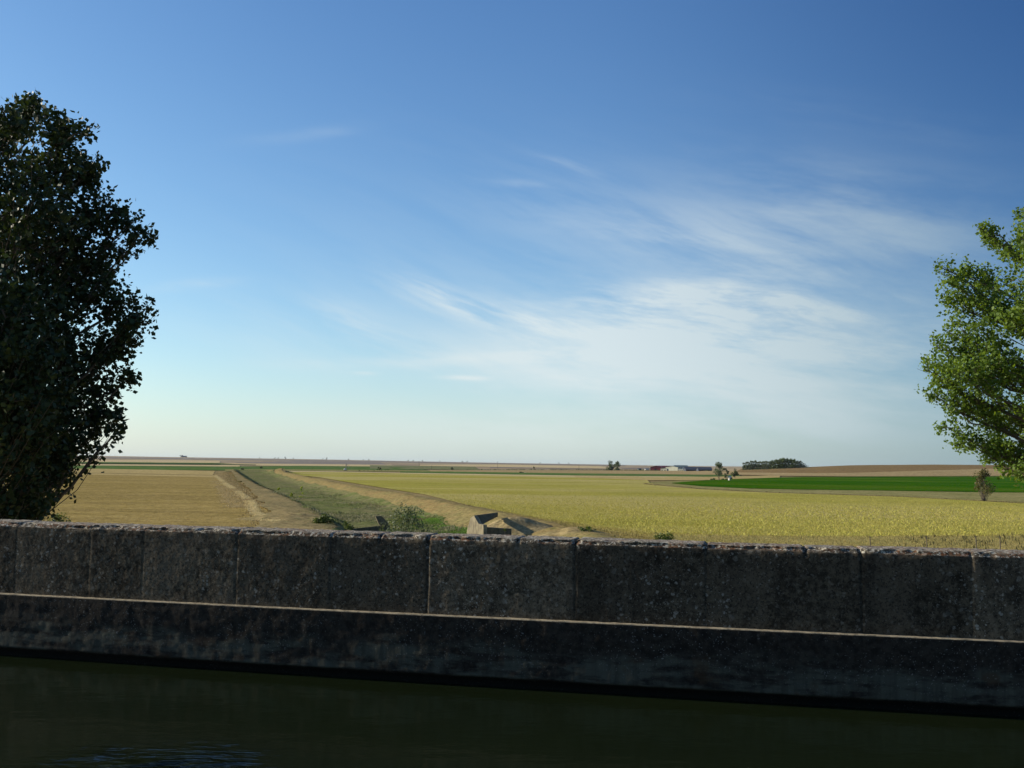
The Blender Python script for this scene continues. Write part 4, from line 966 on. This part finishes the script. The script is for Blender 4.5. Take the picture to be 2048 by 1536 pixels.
prof2 = [(-0.004, ZL - .03)] + [(-0.002 + LW * t, ZL) for t in np.linspace(0, 1, 10)] + [(LW + .003, ZL - .010)] + [(LW + .003, z) for z in np.linspace(ZL - .02, .185, 44)] + [(LW - .02, .165), (LW - .06, .14), (LW - .08, 0.09), (LW - .08, -.6)]
prof2 = np.array(prof2); s2_ = np.concatenate([np.linspace(-14, -6.6, 60)[:-1], np.linspace(-6.6, 5.6, 800), np.linspace(5.6, 14, 60)[1:]])
S2, K2 = np.meshgrid(s2_, np.arange(len(prof2)), indexing='ij'); O2 = prof2[K2, 0].copy(); Z2 = prof2[K2, 1].copy()
O2 = O2 + np.where(K2 > 9, (fbm(S2 * 10, Z2 * 10, 81, 4) - .5) * .010 + (fbm(S2 * 1.2, Z2 * 7, 83, 3) - .5) * .012, 0)
Z2 = Z2 + np.where((K2 > 0) & (K2 < 12), (fbm(S2 * 22, K2 * .4, 82, 3) - .5) * .006, 0)
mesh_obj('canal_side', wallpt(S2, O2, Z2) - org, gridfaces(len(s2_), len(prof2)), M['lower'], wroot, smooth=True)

# water
def water():
    m = bpy.data.materials.new('canal_water'); m.use_nodes = True; t = NT(m.node_tree); t.n.clear()
    p = t.new('ShaderNodeBsdfPrincipled'); p.inputs['Roughness'].default_value = .10; p.inputs['IOR'].default_value = 1.33
    pos = t.new('ShaderNodeNewGeometry').outputs['Position']
    mk = t.mix(t.noise(pos, .6, 4), (0.0066, 0.0108, 0.0046), (0.0100, 0.0150, 0.0052)); t.put(p.inputs['Base Color'], mk)
    x, y, z = t.sep(pos)
    gx0, gy0 = -2.50, 7.0
    da = t.m('MULTIPLY', t.m('SUBTRACT', x, gx0), 1.75); db = t.m('MULTIPLY', t.m('SUBTRACT', y, gy0), 1.7)
    gust = t.m('EXPONENT', t.m('MULTIPLY', t.m('ADD', t.m('MULTIPLY', da, da), t.m('MULTIPLY', db, db)), -1.0))
    gust = t.m('MULTIPLY', gust, t.ramp(t.noise(pos, 1.7, 2), .35, .6, .5, 1.2))
    calm = t.noise(t.scale(pos, (1, 2.0, 1)), 2.5, 3)
    rip = t.noise(t.add(t.scale(pos, (3.4, 11.0, 1)), t.scale(t.noise(pos, 2.0, 2, col=True), (1.2, 1.2, 0))), 1.0, 3, .5)
    h = t.m('ADD', t.m('MULTIPLY', calm, .006), t.m('MULTIPLY', t.m('MULTIPLY', rip, gust), .17))
    b = t.new('ShaderNodeBump'); b.inputs['Strength'].default_value = 1.0; b.inputs['Distance'].default_value = 1.0
    t.put(b.inputs['Height'], h); t.l.new(b.outputs[0], p.inputs['Normal'])
    o_ = t.new('ShaderNodeOutputMaterial'); t.l.new(p.outputs[0], o_.inputs[0]); return m
a = wallpt(np.array([-40., 40.]), np.array([-.1, -.1]), np.array([.08, .08])); b = wallpt(np.array([-40., 40.]), np.array([5.6, 5.6]), np.array([.08, .08]))
wt = mesh_obj('water', [a[0], a[1], b[1], b[0]], [(0, 3, 2, 1)], water()); tag(wt, kind='structure')
# towpath and bank on this side of the canal
def path_prof():
    pr = [(5.35, -.6), (5.35, .55), (5.6, .60), (14, .62), (24, -2.9), (24.5, -3.4)]
    s_ = np.array([-40., -10, 10, 40.]); Kp = np.array(pr); S_, K_ = np.meshgrid(s_, np.arange(len(pr)), indexing='ij')
    return wallpt(S_, Kp[K_, 0], Kp[K_, 1]), gridfaces(4, len(pr))
tp = mesh_obj('towpath', *path_prof(), M['dirt']); tag(tp, kind='structure')
# rest of the far wall beyond what the detailed part covers, and the canal floor
LW = 0.065
for s0, s1 in ((-40, -14), (14, 40)):
    pts = wallpt(np.array([s0, s1] * 4, float), np.array([LW, LW, LW, LW, 0, 0, 0, 0]), np.array([-.6, -.6, ZL, ZL, ZL, ZL, ZT, ZT]))
    bk = wallpt(np.array([s0, s1] * 2, float), np.array([-.42] * 4), np.array([ZT, ZT, -3.2, -3.2])); P_ = np.concatenate([pts, bk]) - org
    mesh_obj('plain_wall_run', P_, [(i, i + 1, i + 3, i + 2) for i in range(0, 10, 2)], M['stone'], wroot)

# ------------------------------------------------------------------ haze
def haze():
    m = bpy.data.materials.new('haze'); m.use_nodes = True; t = NT(m.node_tree); t.n.clear()
    v = t.new('ShaderNodeVolumePrincipled'); v.inputs['Color'].default_value = (0.80, 0.88, 1.0, 1); v.inputs['Density'].default_value = HAZE
    v.inputs['Anisotropy'].default_value = 0.2
    o_ = t.new('ShaderNodeOutputMaterial'); t.l.new(v.outputs[0], o_.inputs['Volume']); return m
HAZE = 3.2e-5
v, f = quadbox(-9000, 9000, -3000, 9500, -40, 30)
hz = mesh_obj('haze', v, f, haze()); tag(hz, 'thin pale air over the far plain', 'haze', kind='stuff')
